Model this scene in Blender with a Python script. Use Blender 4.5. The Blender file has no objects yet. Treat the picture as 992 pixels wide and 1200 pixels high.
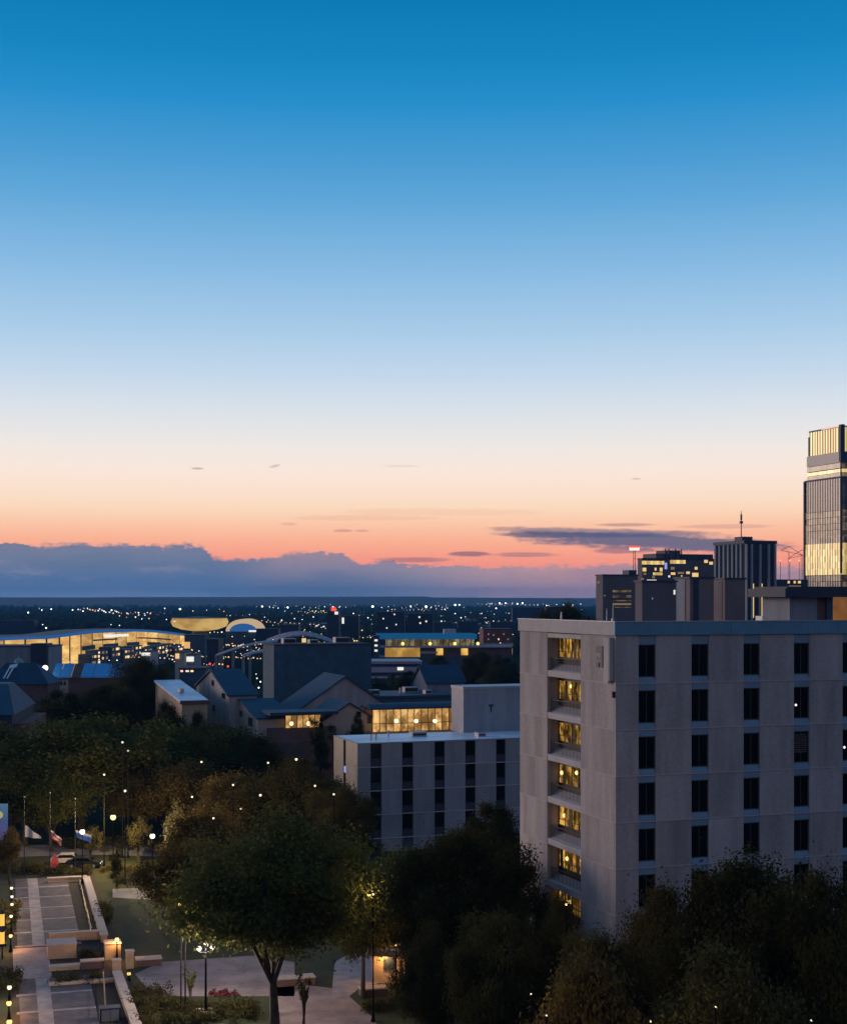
import bpy, bmesh, math, random
import numpy as np
from mathutils import Vector, Matrix

scene = bpy.context.scene
COL = scene.collection
R = math.radians
random.seed(7)

# ------------------------------------------------------------------ camera
# photo 992 x 1200, level camera 35 m above the campus, horizon at row 702
F, CX, HY, H = 1700.0, 496.0, 702.0, 35.0
cam_d = bpy.data.cameras.new('camera')
cam = bpy.data.objects.new('camera', cam_d)
COL.objects.link(cam)
cam.location = (0, 0, H)
cam.rotation_euler = (R(90), 0, 0)
cam_d.sensor_fit = 'HORIZONTAL'
cam_d.sensor_width = 36
cam_d.lens = 36 * F / 992
cam_d.shift_y = (HY - 600) / 992
cam_d.clip_start = 0.5
cam_d.clip_end = 60000
scene.camera = cam

# ------------------------------------------------------------------ exposure, render
scene.view_settings.view_transform = 'Standard'
scene.view_settings.look = 'None'
scene.view_settings.exposure = 0
scene.view_settings.gamma = 1
scene.cycles.max_bounces = 6
scene.cycles.diffuse_bounces = 3
scene.cycles.glossy_bounces = 3
scene.cycles.transmission_bounces = 3
scene.cycles.volume_bounces = 1
scene.cycles.transparent_max_bounces = 6
scene.cycles.use_denoising = True
scene.cycles.use_light_tree = True
scene.cycles.sample_clamp_indirect = 4

def lin(c):
    return tuple(((v / 255) / 12.92 if v / 255 <= 0.04045 else ((v / 255 + 0.055) / 1.055) ** 2.4) for v in c)

# ------------------------------------------------------------------ world: dusk sky
world = bpy.data.worlds.new('World')
scene.world = world
world.use_nodes = True
wt = world.node_tree
wt.nodes.clear()

class NT:
    """tiny helper to write node trees as expressions"""
    def __init__(s, tree): s.t = tree
    def n(s, kind, **kw):
        nd = s.t.nodes.new(kind)
        for k, v in kw.items(): setattr(nd, k, v)
        return nd
    def _in(s, sock, v):
        if v is None: return
        if hasattr(v, 'is_output'): s.t.links.new(v, sock)
        else: sock.default_value = v
    def m(s, op, a, b=None, c=None, clamp=False):
        nd = s.n('ShaderNodeMath', operation=op, use_clamp=clamp)
        s._in(nd.inputs[0], a); s._in(nd.inputs[1], b); s._in(nd.inputs[2], c)
        return nd.outputs[0]
    def smooth(s, v, a, b, o0=0.0, o1=1.0):
        nd = s.n('ShaderNodeMapRange', interpolation_type='SMOOTHSTEP')
        s._in(nd.inputs[0], v)
        for i, x in zip((1, 2, 3, 4), (a, b, o0, o1)): s._in(nd.inputs[i], x)
        return nd.outputs[0]
    def maplin(s, v, a, b, o0=0.0, o1=1.0):
        nd = s.n('ShaderNodeMapRange')
        s._in(nd.inputs[0], v)
        for i, x in zip((1, 2, 3, 4), (a, b, o0, o1)): s._in(nd.inputs[i], x)
        return nd.outputs[0]
    def mix(s, f, a, b, blend='MIX'):
        nd = s.n('ShaderNodeMix', data_type='RGBA', blend_type=blend)
        s._in(nd.inputs[0], f)
        for i, v in ((6, a), (7, b)):
            if not hasattr(v, 'is_output') and len(v) == 3: v = (*v, 1)
            s._in(nd.inputs[i], v)
        return nd.outputs[2]
    def ramp(s, f, stops, interp='LINEAR'):
        nd = s.n('ShaderNodeValToRGB')
        cr = nd.color_ramp; cr.interpolation = interp
        while len(cr.elements) < len(stops): cr.elements.new(0.5)
        for e, (p, c) in zip(cr.elements, stops):
            e.position = p
        for e, (p, c) in zip(cr.elements, stops):
            e.color = (*c, 1) if len(c) == 3 else c
        s._in(nd.inputs[0], f)
        return nd.outputs[0]
    def xyz(s, x, y, z=0.0):
        nd = s.n('ShaderNodeCombineXYZ')
        s._in(nd.inputs[0], x); s._in(nd.inputs[1], y); s._in(nd.inputs[2], z)
        return nd.outputs[0]
    def noise(s, vec, scale, detail=3.0, rough=0.55, dim='3D'):
        nd = s.n('ShaderNodeTexNoise', noise_dimensions=dim)
        if vec is not None: s._in(nd.inputs['Vector'], vec)
        nd.inputs['Scale'].default_value = scale
        nd.inputs['Detail'].default_value = detail
        nd.inputs['Roughness'].default_value = rough
        return nd.outputs[0]

def build_sky():
    g = NT(wt)
    tc = g.n('ShaderNodeTexCoord')
    sp = g.n('ShaderNodeSeparateXYZ')
    wt.links.new(tc.outputs['Generated'], sp.inputs[0])
    x, y, z = sp.outputs
    hyp = g.m('SQRT', g.m('ADD', g.m('ADD', g.m('MULTIPLY', x, x), g.m('MULTIPLY', y, y)), 1e-6))
    t = g.m('DIVIDE', z, hyp)                 # tangent of the elevation
    az = g.m('ARCTAN2', x, y)                 # 0 straight ahead, + to the right
    ca = g.m('DIVIDE', y, hyp)
    tt = g.m('MAXIMUM', t, 0.0)
    def T(py): return (702 - py) / F
    S = [(700, (226, 124, 110)), (665, (246, 144, 121)), (648, (252, 161, 130)), (630, (254, 182, 146)), (612, (254, 202, 168)), (598, (253, 217, 185)), (580, (253, 225, 202)),
         (555, (252, 231, 217)), (527, (241, 233, 226)), (488, (222, 227, 232)), (440, (196, 216, 235)), (390, (170, 204, 232)), (317, (136, 186, 226)), (244, (99, 168, 217)),
         (195, (76, 156, 211)), (122, (38, 142, 203)), (73, (22, 133, 193)), (0, (10, 121, 181))]
    stops = [(T(p), lin(c)) for p, c in S] + [(0.62, lin((24, 112, 172))), (1.0, lin((58, 104, 150)))]
    front = g.ramp(tt, stops)
    back = g.ramp(tt, [(0.0, lin((84, 90, 116))), (0.08, lin((124, 120, 142))), (0.2, lin((142, 132, 152))),
                       (0.45, lin((104, 122, 156))), (1.0, lin((58, 104, 150)))])
    col = g.mix(g.smooth(ca, -0.5, 0.55), back, front)
    # the haze box takes a little light off low sight lines; the sky behind it is that much brighter
    gain = g.m('EXPONENT', g.m('DIVIDE', 0.005, g.m('MAXIMUM', t, 0.02)))
    col = g.mix(1.0, col, g.xyz(gain, gain, gain), 'MULTIPLY')
    # cloud bank on the horizon, its top as a function of bearing
    p2 = g.xyz(az, g.m('MULTIPLY', t, 2.2))
    n1 = g.noise(p2, 26, 5, 0.62)
    n2 = g.noise(p2, 95, 4, 0.6)
    top = g.n('ShaderNodeFloatCurve')
    g._in(top.inputs['Value'], g.maplin(az, -0.5, 0.5))
    pts = [(0.0, .60), (0.12, .66), (0.22, .735), (0.30, .745), (0.345, .73), (0.362, .56), (0.385, .55), (0.405, .60),
           (0.425, .645), (0.445, .62), (0.462, .50), (0.476, .55), (0.488, .48), (0.54, .455), (0.60, .46), (0.66, .50), (0.8, .42), (1.0, .35)]
    cm = top.mapping; cv = cm.curves[0]
    while len(cv.points) < len(pts): cv.points.new(0.5, 0.5)
    for p, (a, b) in zip(cv.points, pts): p.location = (a, b); p.handle_type = 'AUTO'
    cm.update()
    edge = g.m('MULTIPLY', top.outputs[0], 0.05)
    edge = g.m('ADD', edge, g.m('MULTIPLY', g.m('SUBTRACT', n1, 0.5), 0.008))
    edge = g.m('ADD', edge, g.m('MULTIPLY', g.m('SUBTRACT', n2, 0.5), 0.008))
    n3 = g.noise(p2, 260, 3, 0.6)
    edge = g.m('ADD', edge, g.m('MULTIPLY', g.m('SUBTRACT', n3, 0.5), 0.006))
    nb = g.noise(g.xyz(g.m('MULTIPLY', az, 0.5), t, 3.0), 60, 4, 0.6)
    soft = g.maplin(nb, 0.35, 0.65, 0.0006, 0.0042)
    bank = g.m('DIVIDE', g.m('SUBTRACT', edge, t), soft)
    bank = g.smooth(bank, -0.4, 1.0)
    bank = g.m('MULTIPLY', bank, g.maplin(g.smooth(az, -0.02, 0.1), 0, 1, 1.0, 0.78))
    bank = g.m('MULTIPLY', bank, g.smooth(ca, 0.2, 0.7))
    cl = g.ramp(tt, [(0.0, lin((112, 134, 176))), (0.005, lin((88, 116, 162))), (0.012, lin((60, 94, 142))),
                     (0.022, lin((76, 96, 134))), (0.028, lin((96, 106, 138))), (0.038, lin((110, 110, 138)))])
    cr = g.ramp(tt, [(0.0, lin((136, 136, 164))), (0.006, lin((146, 134, 156))), (0.016, lin((154, 132, 146))),
                     (0.03, lin((164, 136, 142)))])
    mid = g.ramp(tt, [(0.0, lin((90, 108, 145))), (0.009, lin((78, 96, 134))), (0.014, lin((104, 103, 134))),
                      (0.03, lin((148, 122, 138)))])
    bcol = g.mix(g.smooth(az, -0.15, -0.09), cl, mid)
    bcol = g.mix(g.smooth(az, -0.06, 0.06), bcol, cr)
    nc = g.noise(g.xyz(g.m('MULTIPLY', az, 0.22), t, 7.0), 90, 5, 0.6)
    bcol = g.mix(g.m('MULTIPLY', g.smooth(nc, 0.5, 0.72), 0.4), bcol, lin((64, 90, 130)))
    bcol = g.mix(g.m('MULTIPLY', g.smooth(nc, 0.46, 0.3), 0.35), bcol, lin((142, 130, 150)))
    bcol = g.mix(g.m('MULTIPLY', g.smooth(n2, 0.5, 0.75), 0.15), bcol, lin((84, 100, 138)))
    bcol = g.mix(0.22, bcol, lin((122, 126, 146)))
    gb = g.m('MULTIPLY', g.m('POWER', gain, 0.8), 1.2)
    bcol = g.mix(1.0, bcol, g.xyz(gb, g.m('MULTIPLY', gb, 1.04), g.m('MULTIPLY', gb, 0.96)), 'MULTIPLY')
    col = g.mix(bank, col, bcol)
    # streak clouds: long lens on the right, small wisps
    ns = g.noise(g.xyz(g.m('MULTIPLY', az, 0.16), t), 130, 4, 0.6)
    ns2 = g.noise(g.xyz(g.m('MULTIPLY', az, 0.3), t), 420, 3, 0.6)
    wob = g.m('ADD', g.m('MULTIPLY', g.m('SUBTRACT', ns, 0.5), 1.9), g.m('MULTIPLY', g.m('SUBTRACT', ns2, 0.5), 0.9))
    def streak(px, py, wpx, hpx, strength, color, tilt=0.0, soft=0.7):
        nonlocal col
        a0 = math.atan((px - CX) / F)
        da = g.m('SUBTRACT', az, a0)
        dt = g.m('ADD', g.m('SUBTRACT', t, T(py) * math.cos(a0)), g.m('MULTIPLY', da, tilt))
        u = g.m('DIVIDE', da, wpx / F); v = g.m('DIVIDE', dt, hpx / F)
        d = g.m('ADD', g.m('MULTIPLY', u, u), g.m('MULTIPLY', v, v))
        d = g.m('ADD', d, wob)
        k = g.m('MULTIPLY', g.smooth(d, 1.0 + soft * 0.3, 1.0 - soft), strength)
        col = g.mix(k, col, color)
    streak(760, 635, 165, 11.5, 0.9, lin((88, 99, 132)), 0.045)
    streak(720, 624, 150, 5, 0.65, lin((92, 100, 132)), 0.03)
    streak(660, 627, 95, 4, 0.75, lin((90, 92, 126)), 0.01)
    streak(735, 645, 45, 4, 0.6, lin((110, 100, 130)))
    streak(615, 650, 42, 3.4, 0.6, lin((158, 118, 128)))
    streak(550, 649, 26, 3.2, 0.75, lin((138, 104, 120)))
    streak(484, 656, 46, 3.6, 0.6, lin((150, 112, 124)))
    streak(732, 615, 34, 2.2, 0.55, lin((150, 120, 132)))
    streak(850, 617, 60, 2.6, 0.35, lin((190, 138, 134)))
    streak(232, 549, 9, 1.6, 0.6, lin((150, 142, 150)))
    streak(322, 546, 7, 1.8, 0.45, lin((170, 150, 156)), -0.25)
    streak(470, 546, 24, 1.6, 0.22, lin((200, 170, 165)))
    streak(402, 622, 13, 2, 0.5, lin((186, 134, 132)))
    streak(424, 622, 9, 1.8, 0.4, lin((186, 134, 132)))
    streak(338, 614, 12, 2.4, 0.35, lin((206, 150, 142)))
    streak(745, 561, 6, 1.4, 0.4, lin((170, 150, 160)))
    streak(508, 600, 120, 5, 0.16, lin((240, 150, 122)))
    streak(430, 607, 90, 3.6, 0.2, lin((232, 150, 126)))
    # below the horizon: dark land colour
    col = g.mix(g.smooth(t, -0.004, -0.0005), lin((30, 42, 62)), col)
    bg = g.n('ShaderNodeBackground')
    wt.links.new(col, bg.inputs[0]); bg.inputs[1].default_value = 1.0
    # faint physical twilight on top, sun just under the horizon behind the cloud bank
    sky = g.n('ShaderNodeTexSky', sky_type='NISHITA')
    sky.sun_disc = False
    sky.sun_elevation = R(-5.0)
    sky.sun_rotation = R(-38)
    sky.altitude = 300
    bg2 = g.n('ShaderNodeBackground')
    wt.links.new(sky.outputs[0], bg2.inputs[0]); bg2.inputs[1].default_value = 0.05
    add = g.n('ShaderNodeAddShader')
    wt.links.new(bg.outputs[0], add.inputs[0]); wt.links.new(bg2.outputs[0], add.inputs[1])
    out = g.n('ShaderNodeOutputWorld')
    wt.links.new(add.outputs[0], out.inputs[0])
build_sky()

# afterglow of the sun that has just set, low on the left
sun_d = bpy.data.lights.new('sun', 'SUN')
sun_d.energy = 1.5
sun_d.angle = R(24)
sun_d.color = (1.0, 0.74, 0.62)
sun = bpy.data.objects.new('sun', sun_d)
COL.objects.link(sun)
sd = Vector((math.sin(R(-62)), math.cos(R(-62)), math.tan(R(6))))
sun.rotation_euler = sd.to_track_quat('Z', 'Y').to_euler()

# ------------------------------------------------------------------ helpers
def gy(py, z=0.0):
    """distance at which a point of height z shows on photo row py"""
    return (H - z) * F / (py - HY)
def gp(px, py, z=0.0):
    Y = gy(py, z)
    return Vector(((px - CX) / F * Y, Y, z))
def wp(px, py, Y):
    return Vector(((px - CX) / F * Y, Y, H - (py - HY) / F * Y))

class MB:
    def __init__(s): s.v = []; s.f = []
    def add(s, vs, fs):
        o = len(s.v); s.v += [tuple(p) for p in vs]; s.f += [tuple(i + o for i in f) for f in fs]; return s
    def box(s, x0, x1, y0, y1, z0, z1):
        return s.add([(x0, y0, z0), (x1, y0, z0), (x1, y1, z0), (x0, y1, z0), (x0, y0, z1), (x1, y0, z1), (x1, y1, z1), (x0, y1, z1)],
                     [(0, 3, 2, 1), (4, 5, 6, 7), (0, 1, 5, 4), (1, 2, 6, 5), (2, 3, 7, 6), (3, 0, 4, 7)])
    def prism(s, poly, z0, z1):
        n = len(poly)
        return s.add([(x, y, z0) for x, y in poly] + [(x, y, z1) for x, y in poly],
                     [tuple(range(n))[::-1], tuple(range(n, 2 * n))] + [(i, (i + 1) % n, n + (i + 1) % n, n + i) for i in range(n)])
    def extr(s, prof, axis, a, b):
        """profile of (u,z) pairs extruded along x (u=y) or y (u=x)"""
        n = len(prof)
        if axis == 'x': vs = [(a, u, z) for u, z in prof] + [(b, u, z) for u, z in prof]
        else: vs = [(u, a, z) for u, z in prof] + [(u, b, z) for u, z in prof]
        return s.add(vs, [tuple(range(n))[::-1], tuple(range(n, 2 * n))] + [(i, (i + 1) % n, n + (i + 1) % n, n + i) for i in range(n)])
    def tube(s, p0, p1, r0, r1=None, n=6):
        r1 = r0 if r1 is None else r1
        p0 = Vector(p0); p1 = Vector(p1)
        d = (p1 - p0).normalized()
        a = d.orthogonal().normalized(); b = d.cross(a)
        vs = []
        for p, r in ((p0, r0), (p1, r1)):
            for i in range(n):
                q = 2 * math.pi * i / n
                vs.append(p + (a * math.cos(q) + b * math.sin(q)) * r)
        return s.add(vs, [(i, (i + 1) % n, n + (i + 1) % n, n + i) for i in range(n)] + [tuple(range(n))[::-1], tuple(range(n, 2 * n))])
    def lathe(s, prof, n=10, c=(0, 0, 0)):
        vs = []; fs = []
        for r, z in prof:
            for i in range(n):
                q = 2 * math.pi * i / n
                vs.append((c[0] + r * math.cos(q), c[1] + r * math.sin(q), c[2] + z))
        for k in range(len(prof) - 1):
            for i in range(n):
                j = (i + 1) % n
                fs.append((k * n + i, k * n + j, (k + 1) * n + j, (k + 1) * n + i))
        fs.append(tuple(range(n))[::-1]); fs.append(tuple(range((len(prof) - 1) * n, len(prof) * n)))
        return s.add(vs, fs)
    def ball(s, c, r, n=10, m=6, sz=1.0):
        prof = [(r * math.sin(math.pi * (k + 0.15) / (m + 0.3)), -r * sz * math.cos(math.pi * (k + 0.15) / (m + 0.3))) for k in range(m + 1)]
        return s.lathe(prof, n, c)
    def mesh(s, name, mat, smooth=False):
        me = bpy.data.meshes.new(name)
        me.from_pydata(s.v, [], s.f)
        if mat: me.materials.append(mat)
        if smooth:
            me.polygons.foreach_set('use_smooth', [True] * len(me.polygons))
        me.update()
        return me

def link(name, me, parent=None, loc=None, rz=None):
    o = bpy.data.objects.new(name, me)
    COL.objects.link(o)
    if parent: o.parent = parent
    if loc is not None: o.location = loc
    if rz is not None: o.rotation_euler = (0, 0, rz)
    return o
def part(name, mb, mat, parent=None, smooth=False):
    return link(name, mb.mesh(name, mat, smooth), parent)
def tag(o, label=None, cat=None, group=None, kind=None):
    if label: o['label'] = label
    if cat: o['category'] = cat
    if group: o['group'] = group
    if kind: o['kind'] = kind
    return o
def thing(name, label, cat, loc=(0, 0, 0), rz=0.0, group=None):
    o = bpy.data.objects.new(name, None)
    COL.objects.link(o)
    o.empty_display_size = 0.3
    o.location = loc; o.rotation_euler = (0, 0, rz)
    return tag(o, label, cat, group)
def dup(root, loc, rz=0.0, label=None, scale=None, group=None):
    r = root.copy(); COL.objects.link(r)
    r.location = loc; r.rotation_euler = (0, 0, rz)
    if scale is not None: r.scale = scale if hasattr(scale, '__len__') else (scale,) * 3
    if label: r['label'] = label
    if group: r['group'] = group
    for ch in root.children:
        c = ch.copy(); COL.objects.link(c); c.parent = r
        for g in ch.children:
            d = g.copy(); COL.objects.link(d); d.parent = c
    return r

# ------------------------------------------------------------------ materials
MATS = {}
def mat_base(name):
    m = bpy.data.materials.new(name); m.use_nodes = True
    m.node_tree.nodes.clear()
    g = NT(m.node_tree)
    out = g.n('ShaderNodeOutputMaterial')
    MATS[name] = m
    return m, g, out
def shifted(g):
    tc = g.n('ShaderNodeTexCoord'); oi = g.n('ShaderNodeObjectInfo')
    k = g.m('MULTIPLY', oi.outputs['Random'], 70.0)
    va = g.n('ShaderNodeVectorMath', operation='ADD')
    g._in(va.inputs[0], tc.outputs['Object']); g._in(va.inputs[1], g.xyz(k, g.m('MULTIPLY', k, 1.7), 0.0))
    return va.outputs[0], oi.outputs['Random']
def solid(name, c, rough=0.8, metal=0.0, var=0.25, scale=1.2, c2=None, bump=0.0, streak=False, spec=0.4, tone=0.0):
    m, g, out = mat_base(name)
    vec, rnd = shifted(g)
    vec0 = vec
    if streak:
        mp = g.n('ShaderNodeMapping'); mp.inputs['Scale'].default_value = (1, 1, 0.12)
        m.node_tree.links.new(vec, mp.inputs[0]); vec = mp.outputs[0]
    n = g.noise(vec, scale, 5, 0.6)
    nf = g.noise(vec0, scale * 9, 3, 0.6)
    f = g.m('ADD', g.m('MULTIPLY', n, 0.7), g.m('MULTIPLY', nf, 0.3))
    f = g.smooth(f, 0.3, 0.7)
    lo = tuple(v * (1 - var) for v in c); hi = c2 or tuple(min(1, v * (1 + var)) for v in c)
    colr = g.mix(f, lo, hi)
    if tone:
        k = g.maplin(rnd, 0, 1, 1 - tone, 1 + tone)
        colr = g.mix(1.0, colr, g.xyz(k, k, k), 'MULTIPLY')
    p = g.n('ShaderNodeBsdfPrincipled')
    m.node_tree.links.new(colr, p.inputs['Base Color'])
    p.inputs['Roughness'].default_value = rough
    p.inputs['Metallic'].default_value = metal
    p.inputs['Specular IOR Level'].default_value = spec
    if bump:
        b = g.n('ShaderNodeBump'); b.inputs['Strength'].default_value = bump; b.inputs['Distance'].default_value = 0.05
        m.node_tree.links.new(f, b.inputs['Height']); m.node_tree.links.new(b.outputs[0], p.inputs['Normal'])
    m.node_tree.links.new(p.outputs[0], out.inputs[0])
    return m
def emit(name, c, s, sampled=True):
    m, g, out = mat_base(name)
    e = g.n('ShaderNodeEmission')
    e.inputs[0].default_value = (*c, 1); e.inputs[1].default_value = s
    m.node_tree.links.new(e.outputs[0], out.inputs[0])
    m.cycles.emission_sampling = 'FRONT_BACK' if sampled else 'NONE'
    return m
def clear_bulb(name, c, s):
    """clear glowing globe: the lamp's own point light shines out through it"""
    m, g, out = mat_base(name)
    e = g.n('ShaderNodeEmission'); e.inputs[0].default_value = (*c, 1); e.inputs[1].default_value = s
    t = g.n('ShaderNodeBsdfTransparent'); a = g.n('ShaderNodeAddShader')
    m.node_tree.links.new(e.outputs[0], a.inputs[0]); m.node_tree.links.new(t.outputs[0], a.inputs[1])
    m.node_tree.links.new(a.outputs[0], out.inputs[0])
    m.cycles.emission_sampling = 'NONE'
    return m
def glow_pane(name, c, s, sx=1.5, sz=0.6, lo=0.15, c2=None, sampled=False, detail=3, spread=(0.65, 1.2)):
    """lit glass: what is behind it shows as uneven warm patches"""
    m, g, out = mat_base(name)
    vec, rnd = shifted(g)
    mp = g.n('ShaderNodeMapping'); mp.inputs['Scale'].default_value = (sx, sx, sz)
    m.node_tree.links.new(vec, mp.inputs[0])
    n = g.noise(mp.outputs[0], 1.0, detail, 0.65)
    f = g.smooth(n, 0.36, 0.68)
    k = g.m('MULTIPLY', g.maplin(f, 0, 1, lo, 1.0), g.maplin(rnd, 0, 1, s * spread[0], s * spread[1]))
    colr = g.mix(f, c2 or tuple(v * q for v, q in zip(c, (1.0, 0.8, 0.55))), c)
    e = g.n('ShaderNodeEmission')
    m.node_tree.links.new(colr, e.inputs[0]); m.node_tree.links.new(k, e.inputs[1])
    gl = g.n('ShaderNodeBsdfGlossy'); gl.inputs['Roughness'].default_value = 0.08; gl.inputs[0].default_value = (0.05, 0.05, 0.05, 1)
    a = g.n('ShaderNodeAddShader')
    m.node_tree.links.new(e.outputs[0], a.inputs[0]); m.node_tree.links.new(gl.outputs[0], a.inputs[1])
    m.node_tree.links.new(a.outputs[0], out.inputs[0])
    if not sampled: m.cycles.emission_sampling = 'NONE'
    return m
def leafmat(name, c, c2):
    m, g, out = mat_base(name)
    tc = g.n('ShaderNodeTexCoord')
    oi = g.n('ShaderNodeObjectInfo')
    n = g.noise(tc.outputs['Object'], 0.55, 3, 0.6)
    f = g.smooth(n, 0.35, 0.65)
    colr = g.mix(f, c, c2)
    k = g.maplin(oi.outputs['Random'], 0, 1, 0.75, 1.2)
    colr = g.mix(1.0, colr, g.xyz(k, k, k), 'MULTIPLY')
    d = g.n('ShaderNodeBsdfDiffuse'); tr = g.n('ShaderNodeBsdfTranslucent')
    m.node_tree.links.new(colr, d.inputs[0]); m.node_tree.links.new(colr, tr.inputs[0])
    mx = g.n('ShaderNodeMixShader'); mx.inputs[0].default_value = 0.5
    m.node_tree.links.new(d.outputs[0], mx.inputs[1]); m.node_tree.links.new(tr.outputs[0], mx.inputs[2])
    m.node_tree.links.new(mx.outputs[0], out.inputs[0])
    return m

solid('concrete', (0.37, 0.33, 0.32), 0.85, var=0.27, scale=0.6, bump=0.15, streak=True, tone=0.08)
solid('concrete_pale', (0.46, 0.43, 0.42), 0.8, var=0.1, scale=0.8)
solid('concrete_grey', (0.24, 0.265, 0.30), 0.85, var=0.2, scale=0.5, streak=True, tone=0.07)
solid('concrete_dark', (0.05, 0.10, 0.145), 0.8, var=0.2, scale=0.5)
solid('cream_wall', (0.46, 0.40, 0.33), 0.85, var=0.1, scale=0.5)
solid('fascia_metal', (0.30, 0.34, 0.38), 0.45, metal=0.3, var=0.08, scale=0.6)
solid('fascia_sky_tint', (0.11, 0.27, 0.37), 0.4, metal=0.1, var=0.12, scale=0.6)  # sky's blue reflection on the right-hand fascia put into its base colour
solid('sill_sky_tint', (0.17, 0.27, 0.35), 0.5, var=0.1)  # blue sky reflected by sills and lintels, painted into their colour
solid('white_membrane', (0.78, 0.79, 0.82), 0.4, var=0.22, scale=0.22)
solid('roof_tar', (0.045, 0.05, 0.06), 0.85, var=0.3, scale=0.4)
solid('roof_blue', (0.02, 0.055, 0.095), 0.7, metal=0.0, var=0.2, scale=0.3)
solid('roof_slate', (0.035, 0.05, 0.075), 0.6, var=0.25, scale=0.5)
solid('brick_wall', (0.20, 0.09, 0.075), 0.9, var=0.25, scale=1.0)
solid('brick_dull', (0.14, 0.085, 0.08), 0.9, var=0.25, scale=0.3)
solid('tower_stone', (0.15, 0.13, 0.14), 0.8, var=0.15, scale=0.1)
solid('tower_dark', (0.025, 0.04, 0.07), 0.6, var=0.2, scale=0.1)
solid('tower_rose', (0.21, 0.155, 0.145), 0.8, var=0.15, scale=0.1)
solid('fin_pale', (0.40, 0.38, 0.38), 0.7, var=0.1, scale=0.2)
solid('window_frame', (0.05, 0.05, 0.055), 0.5, var=0.1)
solid('glass_dark', (0.006, 0.007, 0.009), 0.1, var=0.2, scale=0.5, spec=0.4)
solid('glass_tower', (0.03, 0.035, 0.055), 0.3, metal=0.1, var=0.25, scale=0.15)
solid('blind', (0.12, 0.10, 0.07), 0.7, var=0.3, scale=2.0)
solid('steel_dark', (0.025, 0.025, 0.028), 0.5, metal=0.3, var=0.2)
solid('pole_black', (0.008, 0.008, 0.009), 0.9, var=0.1, spec=0.1)
solid('steel_pale', (0.35, 0.36, 0.38), 0.45, metal=0.4, var=0.1)
solid('paving_brick', (0.105, 0.09, 0.10), 0.8, var=0.4, scale=0.8, bump=0.2, tone=0.12)
solid('paving_pale', (0.31, 0.275, 0.285), 0.75, var=0.3, scale=0.8)
solid('paving_pink', (0.29, 0.225, 0.22), 0.8, var=0.35, scale=0.35)
solid('path_concrete', (0.28, 0.26, 0.24), 0.85, var=0.18, scale=0.3)
solid('asphalt', (0.05, 0.05, 0.055), 0.85, var=0.25, scale=0.4)
solid('lawn', (0.032, 0.04, 0.013), 0.95, var=0.4, scale=0.25)
solid('soil', (0.04, 0.03, 0.022), 0.95, var=0.3)
solid('sandstone', (0.46, 0.33, 0.22), 0.85, var=0.14, scale=1.2, bump=0.2)
solid('coping_stone', (0.46, 0.38, 0.34), 0.8, var=0.14, scale=1.5)
solid('bark', (0.055, 0.045, 0.035), 0.95, var=0.35, scale=2.0, bump=0.4)
solid('flower_red', (0.13, 0.015, 0.02), 0.8, var=0.4, scale=6)
solid('flag_white', (0.48, 0.46, 0.45), 0.8, var=0.05)
solid('flag_red', (0.5, 0.06, 0.07), 0.8, var=0.05)
solid('flag_blue', (0.05, 0.13, 0.45), 0.8, var=0.1)
solid('paint_white', (0.75, 0.75, 0.76), 0.6, var=0.06)
solid('car_paint_dark', (0.03, 0.035, 0.045), 0.25, metal=0.3, var=0.1)
solid('car_paint_pale', (0.55, 0.55, 0.56), 0.3, metal=0.2, var=0.05)
solid('tyre', (0.012, 0.012, 0.012), 0.9, var=0.1)
solid('awning_blue', (0.10, 0.42, 0.75), 0.5, var=0.08, scale=0.3)
solid('copper_green', (0.20, 0.36, 0.31), 0.6, var=0.15)
solid('concourse_pale', (0.46, 0.42, 0.46), 0.7, var=0.12, scale=0.06)
leafmat('leaf_olive', (0.085, 0.090, 0.026), (0.105, 0.112, 0.036))
leafmat('leaf_dark', (0.06, 0.056, 0.022), (0.08, 0.074, 0.028))
leafmat('leaf_brown', (0.10, 0.075, 0.028), (0.12, 0.095, 0.036))
leafmat('leaf_pale', (0.11, 0.10, 0.05), (0.12, 0.115, 0.06))
leafmat('leaf_far', (0.022, 0.034, 0.024), (0.04, 0.052, 0.032))
clear_bulb('bulb_white', (1.0, 0.88, 0.78), 1.5)
clear_bulb('bulb_sodium', (1.0, 0.74, 0.26), 1.3)
clear_bulb('bulb_small', (1.0, 0.84, 0.56), 0.8)
clear_bulb('bulb_dim', (1.0, 0.80, 0.6), 0.35)
clear_bulb('bulb_amber', (1.0, 0.62, 0.22), 0.9)
emit('lantern_amber', (1.0, 0.52, 0.10), 1.15)
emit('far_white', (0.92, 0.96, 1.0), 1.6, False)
emit('far_bright', (0.95, 0.98, 1.0), 5.0, False)
emit('far_warm', (1.0, 0.62, 0.30), 1.5, False)
emit('far_pink', (1.0, 0.50, 0.40), 1.4, False)
emit('far_yellow', (1.0, 0.75, 0.22), 1.5, False)
emit('far_teal', (0.35, 0.85, 0.8), 1.0, False)
emit('far_dim', (0.75, 0.85, 1.0), 0.4, False)
emit('far_red', (1.0, 0.05, 0.03), 2.2, False)
emit('win_warm', (1.0, 0.66, 0.26), 0.9, False)
emit('win_room', (1.0, 0.72, 0.28), 1.6, False)
solid('curtain', (0.16, 0.11, 0.05), 0.9, var=0.2)
emit('win_dim', (0.75, 0.5, 0.3), 0.28, False)
emit('win_white', (0.95, 0.95, 0.85), 0.95, False)
emit('win_blue', (0.35, 0.4, 1.0), 0.9, False)
emit('blue_glow', (0.05, 0.22, 0.65), 0.45, False)  # even blue emission for the hall's roof edge and the arch's end glass
emit('teal_glow', (0.015, 0.13, 0.32), 0.55, False)  # even teal emission for the stand's roof band
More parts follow.
